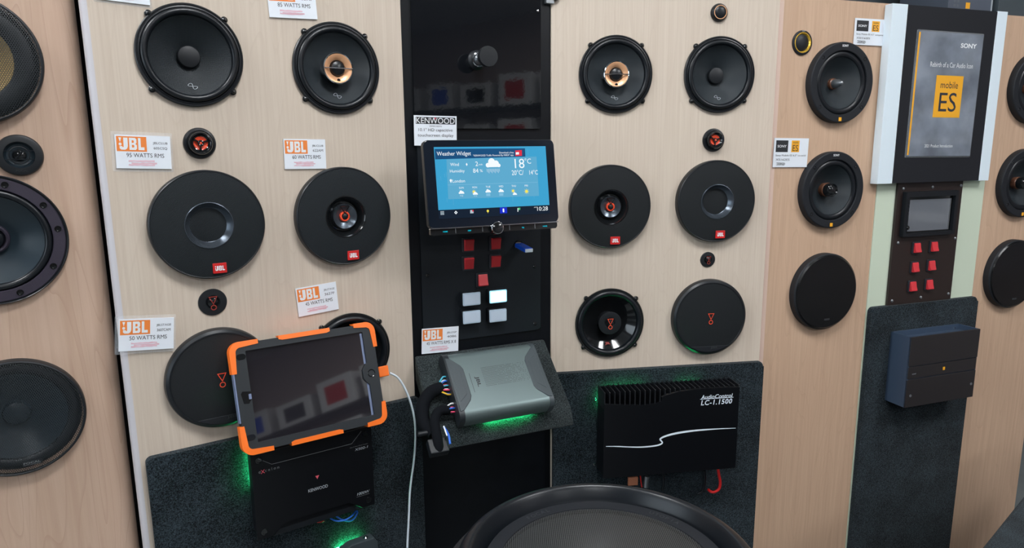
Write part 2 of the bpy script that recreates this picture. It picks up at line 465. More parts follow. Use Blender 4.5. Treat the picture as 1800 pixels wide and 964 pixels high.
def logo_mark(s):
    """white exclamation mark and three heavy letters, about 1 wide and 0.5 high, scaled by s"""
    tri = [(-.50, .25), (-.38, .25), (-.44, .06)]
    dot = circle(-.44, -.02, .062, 16)
    J = [(-.30, .25), (-.12, .25), (-.12, -.10), (-.16, -.20), (-.24, -.25), (-.40, -.25), (-.47, -.20), (-.47, -.10), (-.36, -.10), (-.35, -.14), (-.30, -.14)]
    Bq = [[(-.06, .25), (.05, .25), (.05, -.25), (-.06, -.25)], [(.05, .25), (.20, .25), (.25, .19), (.25, .05), (.20, 0.0), (.26, -.05), (.26, -.19), (.20, -.25), (.05, -.25), (.05, -.15), (.13, -.15), (.15, -.12), (.15, -.07), (.13, -.04), (.05, -.04), (.05, .04), (.12, .04), (.14, .07), (.14, .12), (.12, .15), (.05, .15)]]
    Lq = [(.32, .25), (.43, .25), (.43, -.13), (.58, -.13), (.58, -.25), (.32, -.25)]
    return flat([[(x * s, y * s) for x, y in p] for p in (tri, dot, J, Bq[0], Bq[1], Lq)])

# ------------------------------------------------------------------ the display walls
def wall_panel(name, label, k, u0, u1, v0, v1, off, m, holes, rad=0.012, thick=0.018, edge=None, rrad=0.0):
    """board with a rounded left edge and cut-outs for the loudspeakers; local frame of the wall"""
    prof = []
    arc = [(u0 + rad + rad * math.cos(R_(180 - 90 * i / 6)), off - rad + rad * math.sin(R_(180 - 90 * i / 6))) for i in range(7)]
    if edge: prof = [(u0 + rad, off - thick), (u0 + rad, off)]
    else: prof = list(arc)
    if rrad: prof += [(u1 - rrad + rrad * math.sin(R_(15 * i)), off - rrad + rrad * math.cos(R_(15 * i))) for i in range(7)] + [(u1, off - thick)]
    else: prof += [(u1, off), (u1, off - thick)]
    if not edge: prof += [(u0, off - thick)]
    bm = bmesh.new()
    A = [bm.verts.new((x, v0, z)) for x, z in prof]; B = [bm.verts.new((x, v1, z)) for x, z in prof]
    n = len(prof)
    bm.faces.new(A); bm.faces.new(B[::-1])
    for i in range(n): bm.faces.new((A[i], B[i], B[(i + 1) % n], A[(i + 1) % n]))
    me = finish(bm, 0)
    o = obj(name, me, m, None, FR[k])
    if holes:
        ms = []
        for hu, hv, hr in holes:
            ms.append((prism(circle(0, 0, hr, 40), -0.1, 0.1), T(hu, hv, off)))
        cut = obj('cutter', merge(ms), None, None, FR[k])
        md = o.modifiers.new('b', 'BOOLEAN'); md.operation = 'DIFFERENCE'; md.object = cut; md.solver = 'EXACT'
        dg = bpy.context.evaluated_depsgraph_get()
        me2 = bpy.data.meshes.new_from_object(o.evaluated_get(dg))
        o.modifiers.clear(); o.data = me2
        bpy.data.objects.remove(cut)
        me2.materials.clear(); me2.materials.append(MATS[m])
    for p in o.data.polygons: p.use_smooth = True
    o.data.set_sharp_from_angle(angle=R_(25))
    if edge:
        pr = arc + [(u0 + rad, off - thick), (u0, off - thick)]
        bm = bmesh.new(); n = len(pr)
        A = [bm.verts.new((x, v0, z)) for x, z in pr]; B = [bm.verts.new((x, v1, z)) for x, z in pr]
        bm.faces.new(A); bm.faces.new(B[::-1])
        for i in range(n): bm.faces.new((A[i], B[i], B[(i + 1) % n], A[(i + 1) % n]))
        obj('edge_band', finish(bm, 30), edge, o)
    tag(o, label, 'display panel', 'wooden display panels')
    return o
BOT = -CAMZ      # the floor in wall coordinates
row = (0.149, -0.1195, -0.3825)
LU = (0.2058, 0.4420)     # columns of the left wooden panel
def ucol(k, x, y): return pu(k, x, y, 0.0)

# positions of loudspeakers measured on each wall (u, v)
POS = {
    'infWL': ('L', 0.2056, 0.1489), 'infCL': ('L', 0.4437, 0.1420), 'c1': ('L', 0.2080, -0.1194), 'c2': ('L', 0.4398, -0.1197),
    'stgL': ('L', 0.2060, -0.3830), 'stcL': ('L', 0.4420, -0.3830),
    'infCR': ('R', 0.4296, 0.1490), 'infWR': ('R', 0.6577, 0.1495), 'c3': ('R', 0.4201, -0.1256), 'c4': ('R', 0.6589, -0.1190),
    'stcR': ('R', 0.4258, -0.3847), 'stgR': ('R', 0.6557, -0.3806),
    's1': ('S', 1.2089, 0.1370), 's2': ('S', 1.2068, -0.1020), 's3': ('S', 1.2059, -0.3408),
}
F_OFF = -0.04
def fpos(x, y): return tuple(pu('F', x, y, F_OFF + 0.008))
POS['f1'] = ('F', -0.079, 0.131); POS['f2'] = ('F', -0.082, -0.126); POS['f3'] = ('F', -0.083, -0.400)
POS['ftw'] = ('F', *fpos(34, 273))
for nm, k, x, y in (('twL1', 'L', 351.5, 252), ('twL2', 'L', 374.5, 532), ('twR0', 'R', 1265, 22), ('twR1', 'R', 1255, 246.5), ('twR2', 'R', 1245, 457), ('twS', 'S', 1411.5, 75)):
    POS[nm] = (k, *pu(k, x, y, 0.004))
POS['s4'] = ('S', 1.832, 0.137); POS['s5'] = ('S', 1.832, -0.102); POS['s6'] = ('S', 1.829, -0.341)

def H(*names): return [(POS[n][1], POS[n][2], r) for n, r in names]
wall_panel('display_panel', 'pinkish maple panel at the far left edge carrying four black loudspeakers', 'F', -0.36, 0.0600, BOT, 0.75, F_OFF, 'maple_pink',
           H(('f1', .070), ('f2', .070), ('f3', .070)), rad=0.004, thick=0.026, rrad=0.022)
wall_panel('display_panel', 'pale maple panel left of the black centre column, behind the orange tablet', 'L', 0.0635, 0.572, BOT, 0.75, 0.0, 'maple_pale',
           H(('infWL', .064), ('infCL', .064), ('stcL', .062)), rad=0.009, thick=0.03, edge='laminate_daylit')
wall_panel('display_panel', 'pale maple panel right of the black centre column with six round loudspeakers', 'R', 0.2925, 0.788, BOT, 0.75, 0.0, 'maple_pale',
           H(('infCR', .064), ('infWR', .064), ('stcR', .062)), rad=0.002)
wall_panel('display_panel', 'warm maple panel left of the black header board with the poster', 'S', 1.0375, 1.3500, BOT, 0.315, 0.0, 'maple_warm',
           H(('s1', .066), ('s2', .066)), rad=0.014, edge='edge_pink')
wall_panel('display_panel', 'warm maple panel at the far right edge of the photo', 'S', 1.7040, 1.9770, BOT, 0.309, 0.0, 'maple_warm',
           H(('s4', .066), ('s5', .066)), rad=0.003)
# round the bullnose edge of the maple board at far left is a shaded gap: an added black board paints it dark
def backing(name, label, k, u0, u1, v0, v1, z0, z1, m):
    o = obj(name, box(u0, u1, v0, v1, z0, z1), m, None, FR[k]); tag(o, label, 'board'); return o
backing('gap_shade_board', 'added black board standing in for the shade between the two left maple panels', 'L', -0.2, 0.10, BOT, 0.75, -0.14, -0.125, 'black_board')

# room
def struct(name, me, m, M=None):
    o = obj(name, me, m, None, M or Matrix.Identity(4)); o['kind'] = 'structure'; return o
struct('floor', box(-4.2, 5.0, -5.6, 4.2, -0.05, 0.0), 'floor_vinyl')
struct('ceiling', box(-4.2, 5.0, -5.6, 4.2, 2.95, 3.0), 'ceiling_paint')
struct('wall_back', box(-4.2, 5.0, -5.6, -5.5, 0, 2.95), 'wall_paint')
struct('wall_right', box(4.9, 5.0, -5.5, 4.1, 0, 2.95), 'wall_rose')
struct('wall_front', box(-4.2, 5.0, 4.1, 4.2, 0, 2.95), 'shop_white')

# ------------------------------------------------------------------ centre column
ctr = obj('centre_board', box(0.352, 0.690, BOT, 0.75, -0.020, -0.004), 'black_board', None, FR['C'])
tag(ctr, 'tall black board between the two pale maple panels', 'board')
def rect_px(k, pts, off):
    q = [pu(k, x, y, off) for x, y in pts]
    return min(p.x for p in q), max(p.x for p in q), min(p.y for p in q), max(p.y for p in q)
gx0, gy0 = pu('C', 729.5, 226, 0.001); gx1 = pu('C', 951, 226, 0.001).x
gd = thing('glossy_door', 'glossy black acrylic door with a knob at the top of the centre column', 'door panel', FR['C'])
obj('door_leaf', prism(rr(gx0, gx1, gy0, 0.60, 0.004), -0.0040, 0.0010, 0.0008), 'black_gloss', gd)
for uu in (gx1 - 0.006,):
    p = pu('C', 945.5, 19, 0.002); obj('screw', lathe([(0.0024, 0), (0.0022, 0.001), (0, 0.0015)], 12), 'chrome', gd, T(p.x, p.y, 0.001))
kc = pu('C', 838, 106, 0.001)
kb = obj('knob', lathe([(0.0188, 0), (0.0188, 0.003), (0.0168, 0.006), (0.0135, 0.008), (0.0125, 0.011), (0.0092, 0.012), (0.0092, 0.046), (0.016, 0.050), (0.0186, 0.053), (0.0190, 0.060), (0.0183, 0.0632), (0, 0.0640)], 48), 'rubber_dull', gd, T(kc.x, kc.y, 0.001))
obj('trim_ring', lathe([(0.0128, 0.0105), (0.0140, 0.0125), (0.0122, 0.0135), (0.0110, 0.0125)], 48), 'chrome', kb)
obj('chrome_neck', lathe([(0.0100, 0.012), (0.0100, 0.030)], 40), 'steel', kb)
# latch at the top right
lt = thing('door_latch', 'small metal latch at the top right corner of the glossy door', 'latch', at('C', *pu('C', 966, -2, 0.0), 0.0))
obj('plate', box(-0.010, 0.008, -0.010, 0.03, -0.004, 0.006, 0.001), 'steel', lt)
obj('roller', lathe([(0, -0.005), (0.0055, -0.004), (0.006, 0.004), (0.0045, 0.006), (0, 0.0065)], 24), 'plastic_gloss', lt, T(0.012, 0.002, 0.006))
# control plate
px0 = pu('C', 738.5, 407).x; px1 = pu('C', 950, 470).x; py0 = pu('C', 880, 588).y
cp = thing('control_plate', 'matte black control plate holding the red and white switches', 'plate', FR['C'])
obj('plate', prism(rr(px0, px1, py0, pu('C', 760, 252).y, 0.008), -0.004, 0.0, 0.0008), 'plate_black', cp)
for x, y in ((751.5, 484.4), (939.8, 468.5), (940.2, 569.3), (750.5, 372)):
    p = pu('C', x, y); obj('screw', lathe([(0.0040, 0), (0.0040, 0.0012), (0.003, 0.0025), (0, 0.003)], 16), 'plastic_gloss', cp, T(p.x, p.y, 0))

def rocker(k, x, y, off, w, h, label, group, flip=False, side='bezel_grey'):
    p = pu(k, x, y, off + 0.008)
    t = thing('rocker_switch', label, 'switch', at(k, p.x, p.y, off), group)
    obj('bezel', prism(rr(-w * .72, w * .60, -h * .62, h * .62, 0.0015), 0, 0.0035, 0.0006), side, t)
    bm = bmesh.new()   # wedge shaped rocker
    pts = [(-h / 2, 0.002), (-h / 2, 0.0045), (-h * .40, 0.0058), (0, 0.0075), (h * .42, 0.0110), (h / 2, 0.0098), (h / 2, 0.002)]
    fs = -1 if flip else 1
    A = [bm.verts.new((-w / 2, a * fs, z)) for a, z in pts]; B = [bm.verts.new((w / 2, a * fs, z)) for a, z in pts]
    bm.faces.new(A); bm.faces.new(B[::-1])
    for i in range(len(pts)): j = (i + 1) % len(pts); bm.faces.new((A[i], A[j], B[j], B[i]))
    obj('rocker', finish(bm, 20), 'red_plastic', t)
    return t
for x, y, lb in ((825.4, 431.5, 'red rocker switch, upper left of four under the weather display'), (872.9, 428.8, 'red rocker switch, upper right of four, left of the blue memory stick'),
                 (825.4, 463.9, 'red rocker switch, lower left of four under the weather display'), (872.9, 460.2, 'red rocker switch, lower right of four under the weather display'),
                 (850, 493.1, 'single red rocker switch just above the white push buttons')):
    rocker('C', x, y, 0.0, 0.0195, 0.0235, lb, 'red rocker switches on the centre column', flip=lb.startswith('single'))
for i, (x, y, lb) in enumerate(((829.5, 526.2, 'white push button, top left of four, unlit'), (876.3, 521.6, 'brightly lit white push button among three unlit ones'),
                                (829.8, 558.0, 'white push button, bottom left of four, unlit'), (875.9, 555.2, 'white push button, bottom right of four, below the lit one'))):
    p = pu('C', x, y, 0.018)
    t = thing('push_button', lb, 'button', at('C', p.x, p.y, 0), 'white push buttons on the centre column')
    w, h = 0.0395, 0.0275
    obj('housing', prism(rr(-w / 2 - .001, w / 2 + .001, -h / 2 - .001, h / 2 + .001, 0.003), 0, 0.0155, 0.001), 'black_satin', t)
    r_ = obj('lens_rim', prism(rr(-w / 2 + .0005, w / 2 - .0005, -h / 2 + .0005, h / 2 - .0005, 0.002), 0.0155, 0.0172, 0.0008), 'button_lit_rim' if i == 1 else 'button_lens_rim', t)
    obj('lens', prism(rr(-w / 2 + .003, w / 2 - .003, -h / 2 + .003, h / 2 - .003, 0.001), 0.0172, 0.0180, 0.0006), 'button_lit' if i == 1 else 'button_lens', t)
# memory stick
p = pu('C', 911, 430.5, 0.0)
us = thing('memory_stick', 'blue memory stick plugged in beside the red rocker switches', 'memory stick', at('C', p.x, p.y, 0))
obj('socket', lathe([(0.010, 0), (0.010, 0.002), (0.0085, 0.003), (0.0085, 0.001), (0, 0.001)], 32), 'plastic_gloss', us)
obj('stick_body', box(-0.0095, 0.0095, -0.0045, 0.0045, 0.002, 0.052, 0.002), 'usb_blue', us, RX(0.10))
obj('end_cap', box(-0.0085, 0.0085, -0.0036, 0.0036, 0.052, 0.055, 0.001), 'cable_white', us, RX(0.10))

# ------------------------------------------------------------------ head unit with the weather screen
def lean_frame(k, tl, tr, br, bl, o_top, o_bot):
    """frame of a flat thing whose top edge is o_top and bottom edge o_bot in front of wall k; origin at its centre"""
    a, b = pu(k, *tl, o_top), pu(k, *tr, o_top); c, d = pu(k, *br, o_bot), pu(k, *bl, o_bot)
    tm = Vector(((a.x + b.x) / 2, (a.y + b.y) / 2, o_top)); bm_ = Vector(((c.x + d.x) / 2, (c.y + d.y) / 2, o_bot))
    y = (tm - bm_); y.x = 0; hgt = y.length; y.normalize(); x = Vector((1, 0, 0)); z = x.cross(y)
    M = Matrix((x, y, z)).transposed().to_4x4(); M.translation = (tm + bm_) / 2
    return FR[k] @ M, ((b.x - a.x) + (c.x - d.x)) / 2, hgt
HM, hw, hh = lean_frame('C', (744, 246.2), (973.7, 245.6), (982, 390.4), (753.3, 402.5), 0.088, 0.112)
hu = thing('head_unit', 'large car head unit with a lit blue weather screen on the centre column', 'car stereo', HM)
obj('body', prism(rr(-hw / 2, hw / 2, -hh / 2, hh / 2, 0.009), -0.014, -0.0012, 0.0015), 'black_satin', hu)
obj('bezel_glass', prism(rr(-hw / 2 + .001, hw / 2 - .001, -hh / 2 + .001, hh / 2 - .001, 0.0085), -0.0012, 0.0, 0.0006), 'bezel_glass', hu)
obj('mounting_neck', box(-0.085, 0.085, -0.055, 0.03, -0.103, -0.014, 0.004), 'black_satin', hu)
obj('lower_trim', box(-hw / 2 + .002, hw / 2 - .002, -hh / 2 - .0012, -hh / 2 + .0008, -0.010, 0.0012, 0.0004), 'chrome', hu)
bb = obj('button_bar', prism(rr(-hw / 2 + .003, hw / 2 - .003, -hh / 2 - .0125, -hh / 2 + .002, 0.004), -0.012, -0.003, 0.002), 'plastic_gloss', hu)
def hz(x, y, h=0.0004): return loc(HM, 730 + x / 5.354, 240 + y / 5.354, h)
for x in (385, 640, 895, 1135):
    p = hz(x, 880); obj('divider', box(p.x - .0004, p.x + .0004, -hh / 2 - .0105, -hh / 2 - .0015, -0.004, -0.0026), 'steel', bb)
for x, y, s in ((283, 897, 'HOME'), (511, 887, 'DISP'), (1014, 858, 'TEL'), (1220, 845, 'VOICE')):
    p = hz(x, y, -0.0026); text(bb, s, 'scr_cyan', p.x, p.y, -0.0025, height=0.0024, bold=0.02)
p = hz(778, 860, 0.008)
kn = obj('volume_knob', lathe([(0.0120, -0.012), (0.0120, 0.006), (0.0112, 0.0075), (0.0105, 0.0078), (0, 0.0072)], 48), 'plastic_gloss', hu, T(p.x, p.y, 0.0))
obj('knob_ring', lathe([(0.0121, 0.0045), (0.0124, 0.0062), (0.0116, 0.0080), (0.0106, 0.0082), (0.0106, 0.0074)], 48), 'chrome', kn)
# the screen and its picture
sx0 = (hz(178, 100).x + hz(213, 692).x) / 2; sx1 = (hz(1230, 92).x + hz(1258, 648).x) / 2
sy1 = (hz(178, 100).y + hz(1230, 92).y) / 2; sym = (hz(213, 692).y + hz(1258, 648).y) / 2; sy0 = sym - 0.0165
scr_o = obj('screen', flat([[(sx0, sy0), (sx1, sy0), (sx1, sy1), (sx0, sy1)]], 0.0003), 'scr_dark', hu)
ZS = [0.0004]
def sc_rect(m, pts, name='screen_picture'):
    ZS[0] += 0.00003
    q = [hz(*pp) for pp in pts]
    return obj(name, flat([[(v.x, v.y) for v in q]], ZS[0]), m, scr_o)
def sc_poly(m, polys, name='screen_picture'):
    ZS[0] += 0.00003
    return obj(name, flat(polys, ZS[0]), m, scr_o)
sc_poly('scr_blue', [[(sx0, sym), (sx1, sym), (sx1, sy1), (sx0, sy1)]])
rain = []
for i in range(34):
    x = random.uniform(sx0 + .004, sx1 - .004); y = random.uniform(sym + 0.016, sy1); l = random.uniform(.006, .016)
    rain.append([(x, y - l), (x + .00022, y - l), (x + .00022, y), (x, y)])
sc_poly('scr_rain', rain)
sc_rect('scr_panel', [(293, 215), (1140, 190), (1165, 560), (310, 592)])
sc_rect('scr_header', [(182, 118), (1032, 112), (1036, 190), (188, 217)])
sc_rect('scr_rain', [(305, 456), (1150, 430), (1150, 433), (305, 459)])
def stext(s, x, y, h=None, w=None, m='scr_white', bold=0.0):
    ZS[0] += 0.00003
    p = hz(x, y); k = 1 / 5.354 * 0.00118
    text(scr_o, s, m, p.x, p.y, ZS[0], width=w * k if w else None, height=h * k if h else None, bold=bold)
stext('Weather Widget', 365, 167, 44, 300)
stext('Download a free', 858, 152, 16, 135); stext('"KENWOOD Traffic Powered By INRIX" app.', 738, 180, 20, 375)
sc_rect('scr_red', [(940, 132), (1002, 128), (1004, 182), (942, 186)]); sc_rect('scr_white', [(945, 150), (975, 148), (975, 170), (946, 172)])
stext('Wind', 369, 264, 26, 76); stext('2', 577, 258, 38, 24); stext('mh', 614, 264, 14, 34); stext('Humidity', 395, 330, 32, 130); stext('84', 568, 323, 36, 48); stext('%', 620, 323, 22, 26)
q = hz(483, 264); sc_poly('scr_white', [[(q.x, q.y + .003), (q.x - .0018, q.y), (q.x, q.y - .003), (q.x + .0018, q.y)]])
stext('18', 980, 255, 82, 92); stext('°C', 1058, 232, 46, 60); stext('20°C/', 962, 340, 44, 112); stext('14°C', 1112, 338, 40, 82)
stext('London', 408, 420, 26, 110)
q = hz(333, 414); sc_poly('scr_white', [circle(q.x, q.y, .0022, 14), [(q.x - .0019, q.y - .001), (q.x, q.y - .0052), (q.x + .0019, q.y - .001)]])
def cloud(x, y, s):
    q = hz(x, y)
    base = [(q.x - .0085 * s, q.y - .004 * s), (q.x + .009 * s, q.y - .004 * s), (q.x + .009 * s, q.y), (q.x - .0085 * s, q.y)]
    sc_poly('scr_white', [base, circle(q.x - .0075 * s, q.y - .0012 * s, .0032 * s, 14), circle(q.x - .0015 * s, q.y + .0032 * s, .0052 * s, 18), circle(q.x + .0050 * s, q.y + .001 * s, .0042 * s, 16), circle(q.x + .0090 * s, q.y - .0018 * s, .0026 * s, 12)])
def drops(x, y, s, n, L):
    q = hz(x, y); sc_poly('scr_white', [[(q.x + (i - (n - 1) / 2) * s, q.y - L * (1 + .5 * ((i * 7) % 3) / 2)), (q.x + (i - (n - 1) / 2) * s + .0004, q.y - L * (1 + .5 * ((i * 7) % 3) / 2)), (q.x + (i - (n - 1) / 2) * s + .0004, q.y), (q.x + (i - (n - 1) / 2) * s, q.y)] for i in range(n)])
def sun(x, y, s):
    q = hz(x, y); polys = [circle(q.x, q.y, .0030 * s, 16)]
    for i in range(8):
        a = i * math.pi / 4; c, d = math.cos(a), math.sin(a)
        polys.append([(q.x + c * .0036 * s - d * .0006 * s, q.y + d * .0036 * s + c * .0006 * s), (q.x + c * .0058 * s, q.y + d * .0058 * s), (q.x + c * .0036 * s + d * .0006 * s, q.y + d * .0036 * s - c * .0006 * s)])
    sc_poly('scr_yellow', polys)
cloud(728, 262, 1.35); drops(730, 305, .0021, 13, .0055)
for s, x, y in (('SUN', 432, 484), ('MON', 557, 480), ('TUE', 683, 475), ('WED', 805, 471), ('THU', 925, 467), ('FRI', 1043, 464)): stext(s, x, y, 16, 42 if s != 'FRI' else 30)
cloud(432, 530, .5); drops(432, 550, .0024, 3, .0026)
sun(550, 522, .8); cloud(563, 540, .45); drops(563, 556, .0024, 3, .0016)
cloud(683, 518, .5); sc_rect('scr_rain', [(665, 537), (704, 536), (704, 562), (666, 563)])
cloud(805, 515, .5); sc_rect('scr_rain', [(787, 534), (826, 533), (826, 559), (788, 560)])
sun(918, 514, .8); cloud(934, 543, .4); sun(1045, 518, 1.0)
# icons along the bottom of the screen
q = hz(252, 722); sc_poly('scr_grey', [[(q.x + (i - 1) * .0024 - .0009, q.y + (j - 1) * .0024 - .0009), (q.x + (i - 1) * .0024 + .0009, q.y + (j - 1) * .0024 - .0009), (q.x + (i - 1) * .0024 + .0009, q.y + (j - 1) * .0024 + .0009), (q.x + (i - 1) * .0024 - .0009, q.y + (j - 1) * .0024 + .0009)] for i in range(3) for j in range(3)])
q = hz(380, 717); sc_poly('scr_white', [[(q.x - .0033, q.y), (q.x, q.y - .0033), (q.x + .0033, q.y), (q.x, q.y + .0033)]]); sc_poly('scr_dark', [circle(q.x, q.y, .0011, 10)])
sc_rect('scr_grey', [(514, 694), (546, 693), (546, 724), (514, 725)]); sc_rect('scr_red', [(533, 694), (546, 693), (546, 708), (533, 708)])
q = hz(680, 702); sc_poly('scr_yellow', [circle(q.x, q.y, .0023, 12), [(q.x - .0007, q.y), (q.x + .0007, q.y), (q.x + .0003, q.y - .0042), (q.x - .0003, q.y - .0042)]])
sc_rect('scr_royal', [(793, 669), (860, 667), (862, 723), (795, 726)]); q = hz(827, 697); sc_poly('scr_white', [rr(q.x - .0016, q.x + .0016, q.y - .0036, q.y + .0036, .0014, 4)])
sc_rect('scr_green', [(960, 674), (985, 672), (984, 692), (968, 694)]); sc_rect('scr_white', [(959, 676), (966, 676), (966, 710), (959, 710)])
stext('AM', 1126, 668, 9, 26); stext('10:28', 1194, 680, 36, 104)

# ------------------------------------------------------------------ cards
def card_frame(k, tl, tr, br, bl, off):
    a, b, c, d = (pu(k, *p, off) for p in (tl, tr, br, bl))
    w = ((b - a).length + (c - d).length) / 2; h = ((a - d).length + (b - c).length) / 2
    x = (b - a) + (c - d); ctr = (a + b + c + d) / 4
    return at(k, ctr.x, ctr.y, off, math.atan2(x.y, x.x)), w, h
def smudge(w, cx, cy, seed, m='card_pink'):
    rnd = random.Random(seed); polys = []
    for j in range(3):
        n = 9; yo = cy + (j - 1) * w * .035 + rnd.uniform(-.01, .01) * w; x0 = cx - w * (.26 - .05 * (j % 2)); x1 = cx + w * (.25 - .04 * ((j + 1) % 2))
        up_ = [(x0 + (x1 - x0) * i / n, yo + w * rnd.uniform(.008, .021)) for i in range(n + 1)]
        dn = [(x0 + (x1 - x0) * i / n, yo - w * rnd.uniform(.008, .021)) for i in range(n + 1)]
        polys.append(dn + up_[::-1])
    return flat(polys, 0.0)
def price_card(k, corners, label, model, watts, seed, off=0.003, logo=True, lam=0.0):
    M, w, h = card_frame(k, *corners, off)
    t = thing('price_card', label, 'card', M, 'price cards on the display')
    obj('card_sheet', box(-w / 2, w / 2, -h / 2, h / 2, -0.0012, 0), 'card_white', t)
    if lam:
        obj('laminate_pouch', prism(rr(-w / 2 - lam, w / 2 + lam * .6, -h / 2 - lam, h / 2 + lam, 0.002), -0.0020, -0.0013), 'laminate', t)
    if logo:
        lb = obj('logo_block', flat([[(-w * .475, h * .01), (w * .06, h * .01), (w * .06, h * .455), (-w * .475, h * .455)]], 0.0002), 'card_orange', t)
        obj('logo', logo_mark(w * .40), 'white_print', lb, T(-w * .225, h * .235, 0.0003) @ Matrix.Diagonal((1.05, 1.9 * h / w * .95, 1, 1)))
    if model:
        text(t, model[0], 'card_ink', w * .31, h * .27, 0.0003, width=w * .27, height=h * .085)
        text(t, model[1], 'card_ink', w * .31, h * .12, 0.0003, width=w * .25, height=h * .085)
    text(t, watts, 'card_ink', w * .03, -h * .10, 0.0003, width=w * .68 if len(watts) < 14 else w * .80, height=h * .125)
    obj('ink_smudge', smudge(w, -0.02 * w, -h * .33, seed), 'card_pink', t, T(0, 0, 0.0003))
    return t
price_card('L', ((166, -60), (262, -47), (262, 9.5), (168, -3)), 'white price card cut off by the top of the photo, above the largest woofer', None, '85 WATTS RMS', 1, lam=0.004)
c_ = price_card('L', ((470, -27), (556, -22), (555, 34.5), (471.6, 29.1)), 'white price card reading 85 WATTS RMS above the copper-centred speaker', ('REFERENCE', '63XF'), '85 WATTS RMS', 2)
price_card('L', ((201.7, 236.2), (299.8, 240.1), (301, 297.3), (204, 296)), 'white price card reading 95 WATTS RMS beside the red-centred tweeter', ('JBLCLUB', '605CSQ'), '95 WATTS RMS', 3, lam=0.005)
price_card('L', ((498.8, 244.7), (572.4, 244.7), (572.8, 297), (500, 297)), 'white price card reading 60 WATTS RMS just above a red-ringed coaxial speaker', ('JBLCLUB', '622AM'), '60 WATTS RMS', 4)
price_card('L', ((519.8, 507.6), (590.7, 495.7), (595.2, 543.5), (525, 558)), 'tilted white price card reading 45 WATTS RMS above the tablet', ('JBLSTAGE', '3627F'), '45 WATTS RMS', 5)
price_card('L', ((208.6, 562.2), (304.8, 558.3), (306.3, 612.7), (208, 618.7)), 'white price card reading 50 WATTS RMS overlapping the panel edge', ('JBLSTAGE', '3607CAM'), '50 WATTS RMS', 6, lam=0.005, off=0.006)
price_card('C', ((741, 578.8), (806.2, 574), (805.5, 617), (741.7, 623)), 'white price card reading 45 WATTS RMS X 8 above the silver amplifier', ('JBLDSP', '4086'), '45 WATTS RMS X 8', 7, off=0.004)
M, w, h = card_frame('C', (728, 203), (802.5, 204.2), (803, 257), (727.8, 255.7), 0.006)
t = thing('price_card', 'white card describing a 10.1 inch touchscreen, above the weather screen', 'card', M, 'price cards on the display')
obj('card_sheet', box(-w / 2, w / 2, -h / 2, h / 2, -0.0012, 0), 'card_white', t)
lb = obj('logo_block', flat([[(-w * .46, h * .22), (w * .47, h * .22), (w * .47, h * .45), (-w * .46, h * .45)]], 0.0002), 'card_ink', t)
text(lb, 'KENWOOD', 'white_print', 0, h * .335, 0.0004, width=w * .90, height=h * .19, bold=0.0)
obj('red_mark', flat([[(-w * .035, h * .43), (w * .015, h * .43), (-w * .01, h * .37)]], 0.0005), 'card_red', lb)
text(t, 'DMX1037S', 'card_ink', 0, h * .15, 0.0003, width=w * .28, height=h * .05)
text(t, '10.1" HD capacitive', 'card_ink', 0, h * .015, 0.0003, width=w * .80, height=h * .13)
text(t, 'touchscreen display', 'card_ink', 0, -h * .165, 0.0003, width=w * .84, height=h * .13)

# ------------------------------------------------------------------ loudspeakers
def ears(t, r, angs, m='rubber', hr=0.0046, z=0.004):
    for a in angs:
        e = obj('mounting_ear', lathe([(hr * 1.15, 0), (hr * 1.15, z), (hr * 0.9, z + .001)], 16), m, t, T(r * math.cos(R_(a)), r * math.sin(R_(a)), 0))
        obj('screw', lathe([(hr * .85, z), (hr * .75, z + .0025), (hr * .4, z + .0042), (0, z + .0046)], 14), 'plastic_gloss', e)
def inf_mark(t, rr_, z, tilt, s=0.0062):
    pts = []
    for i in range(48):
        a = 2 * math.pi * i / 48
        pts.append((s * 1.15 * math.sin(a), s * .62 * math.sin(2 * a)))
    me = ribbon(pts, 0.0009, 0.0, closed=True)
    me.transform(Matrix.Diagonal((1, .8, 1, 1)) @ RZ(R_(-42)))
    obj('logo_mark', me, 'grey_print', t, T(0, -rr_, z) @ RX(tilt))
def inf_base(name, label, key, rs=0.0788, cone='cone_fine'):
    k, u, v = POS[key]
    t = thing(name, label, 'loudspeaker', at(k, u, v, 0.0), 'round car loudspeakers')
    obj('frame', lathe([(rs, 0), (rs, .0055), (rs - .0012, .0068), (rs - .0024, .0068), (rs - .0030, .0058), (rs - .0040, .0058), (rs - .0046, .0070), (rs - .0062, .0074), (rs - .0070, .0060), (rs - .0075, .002)], 96), 'rubber', t)
    prof = [(rs - .0070, .0060)] + [(rs - .0125 + .0052 * math.cos(a), .0062 + .0058 * math.sin(a)) for a in [math.pi * i / 10 for i in range(11)]] + [(rs - .0182, .0045)]
    obj('surround', lathe(prof, 96), 'rubber', t)
    rc = rs - .0180
    prof = [(rc, .0046)] + [(rc + (0.017 - rc) * f, .0046 + (-.020 - .0046) * (f ** .92)) for f in [i / 8 for i in range(1, 9)]]
    c = obj('cone', lathe(prof, 96), cone, t)
    ears(t, rs + .0010, (47, 133, 222, 318))
    f = (rc - 0.046) / (rc - .017)
    inf_mark(c, 0.0465, .0046 - .0246 * f + .0014, -0.50)
    return t
def woofer(label, key, cone, rot=0):
    t = inf_base('woofer', label, key, cone=cone)
    obj('dust_cap', lathe([(.0175, -.0195), (.0172, -.0130), (.0160, -.0110), (.010, -.0092), (0, -.0085)], 48), 'rubber_dull', t)
    return t
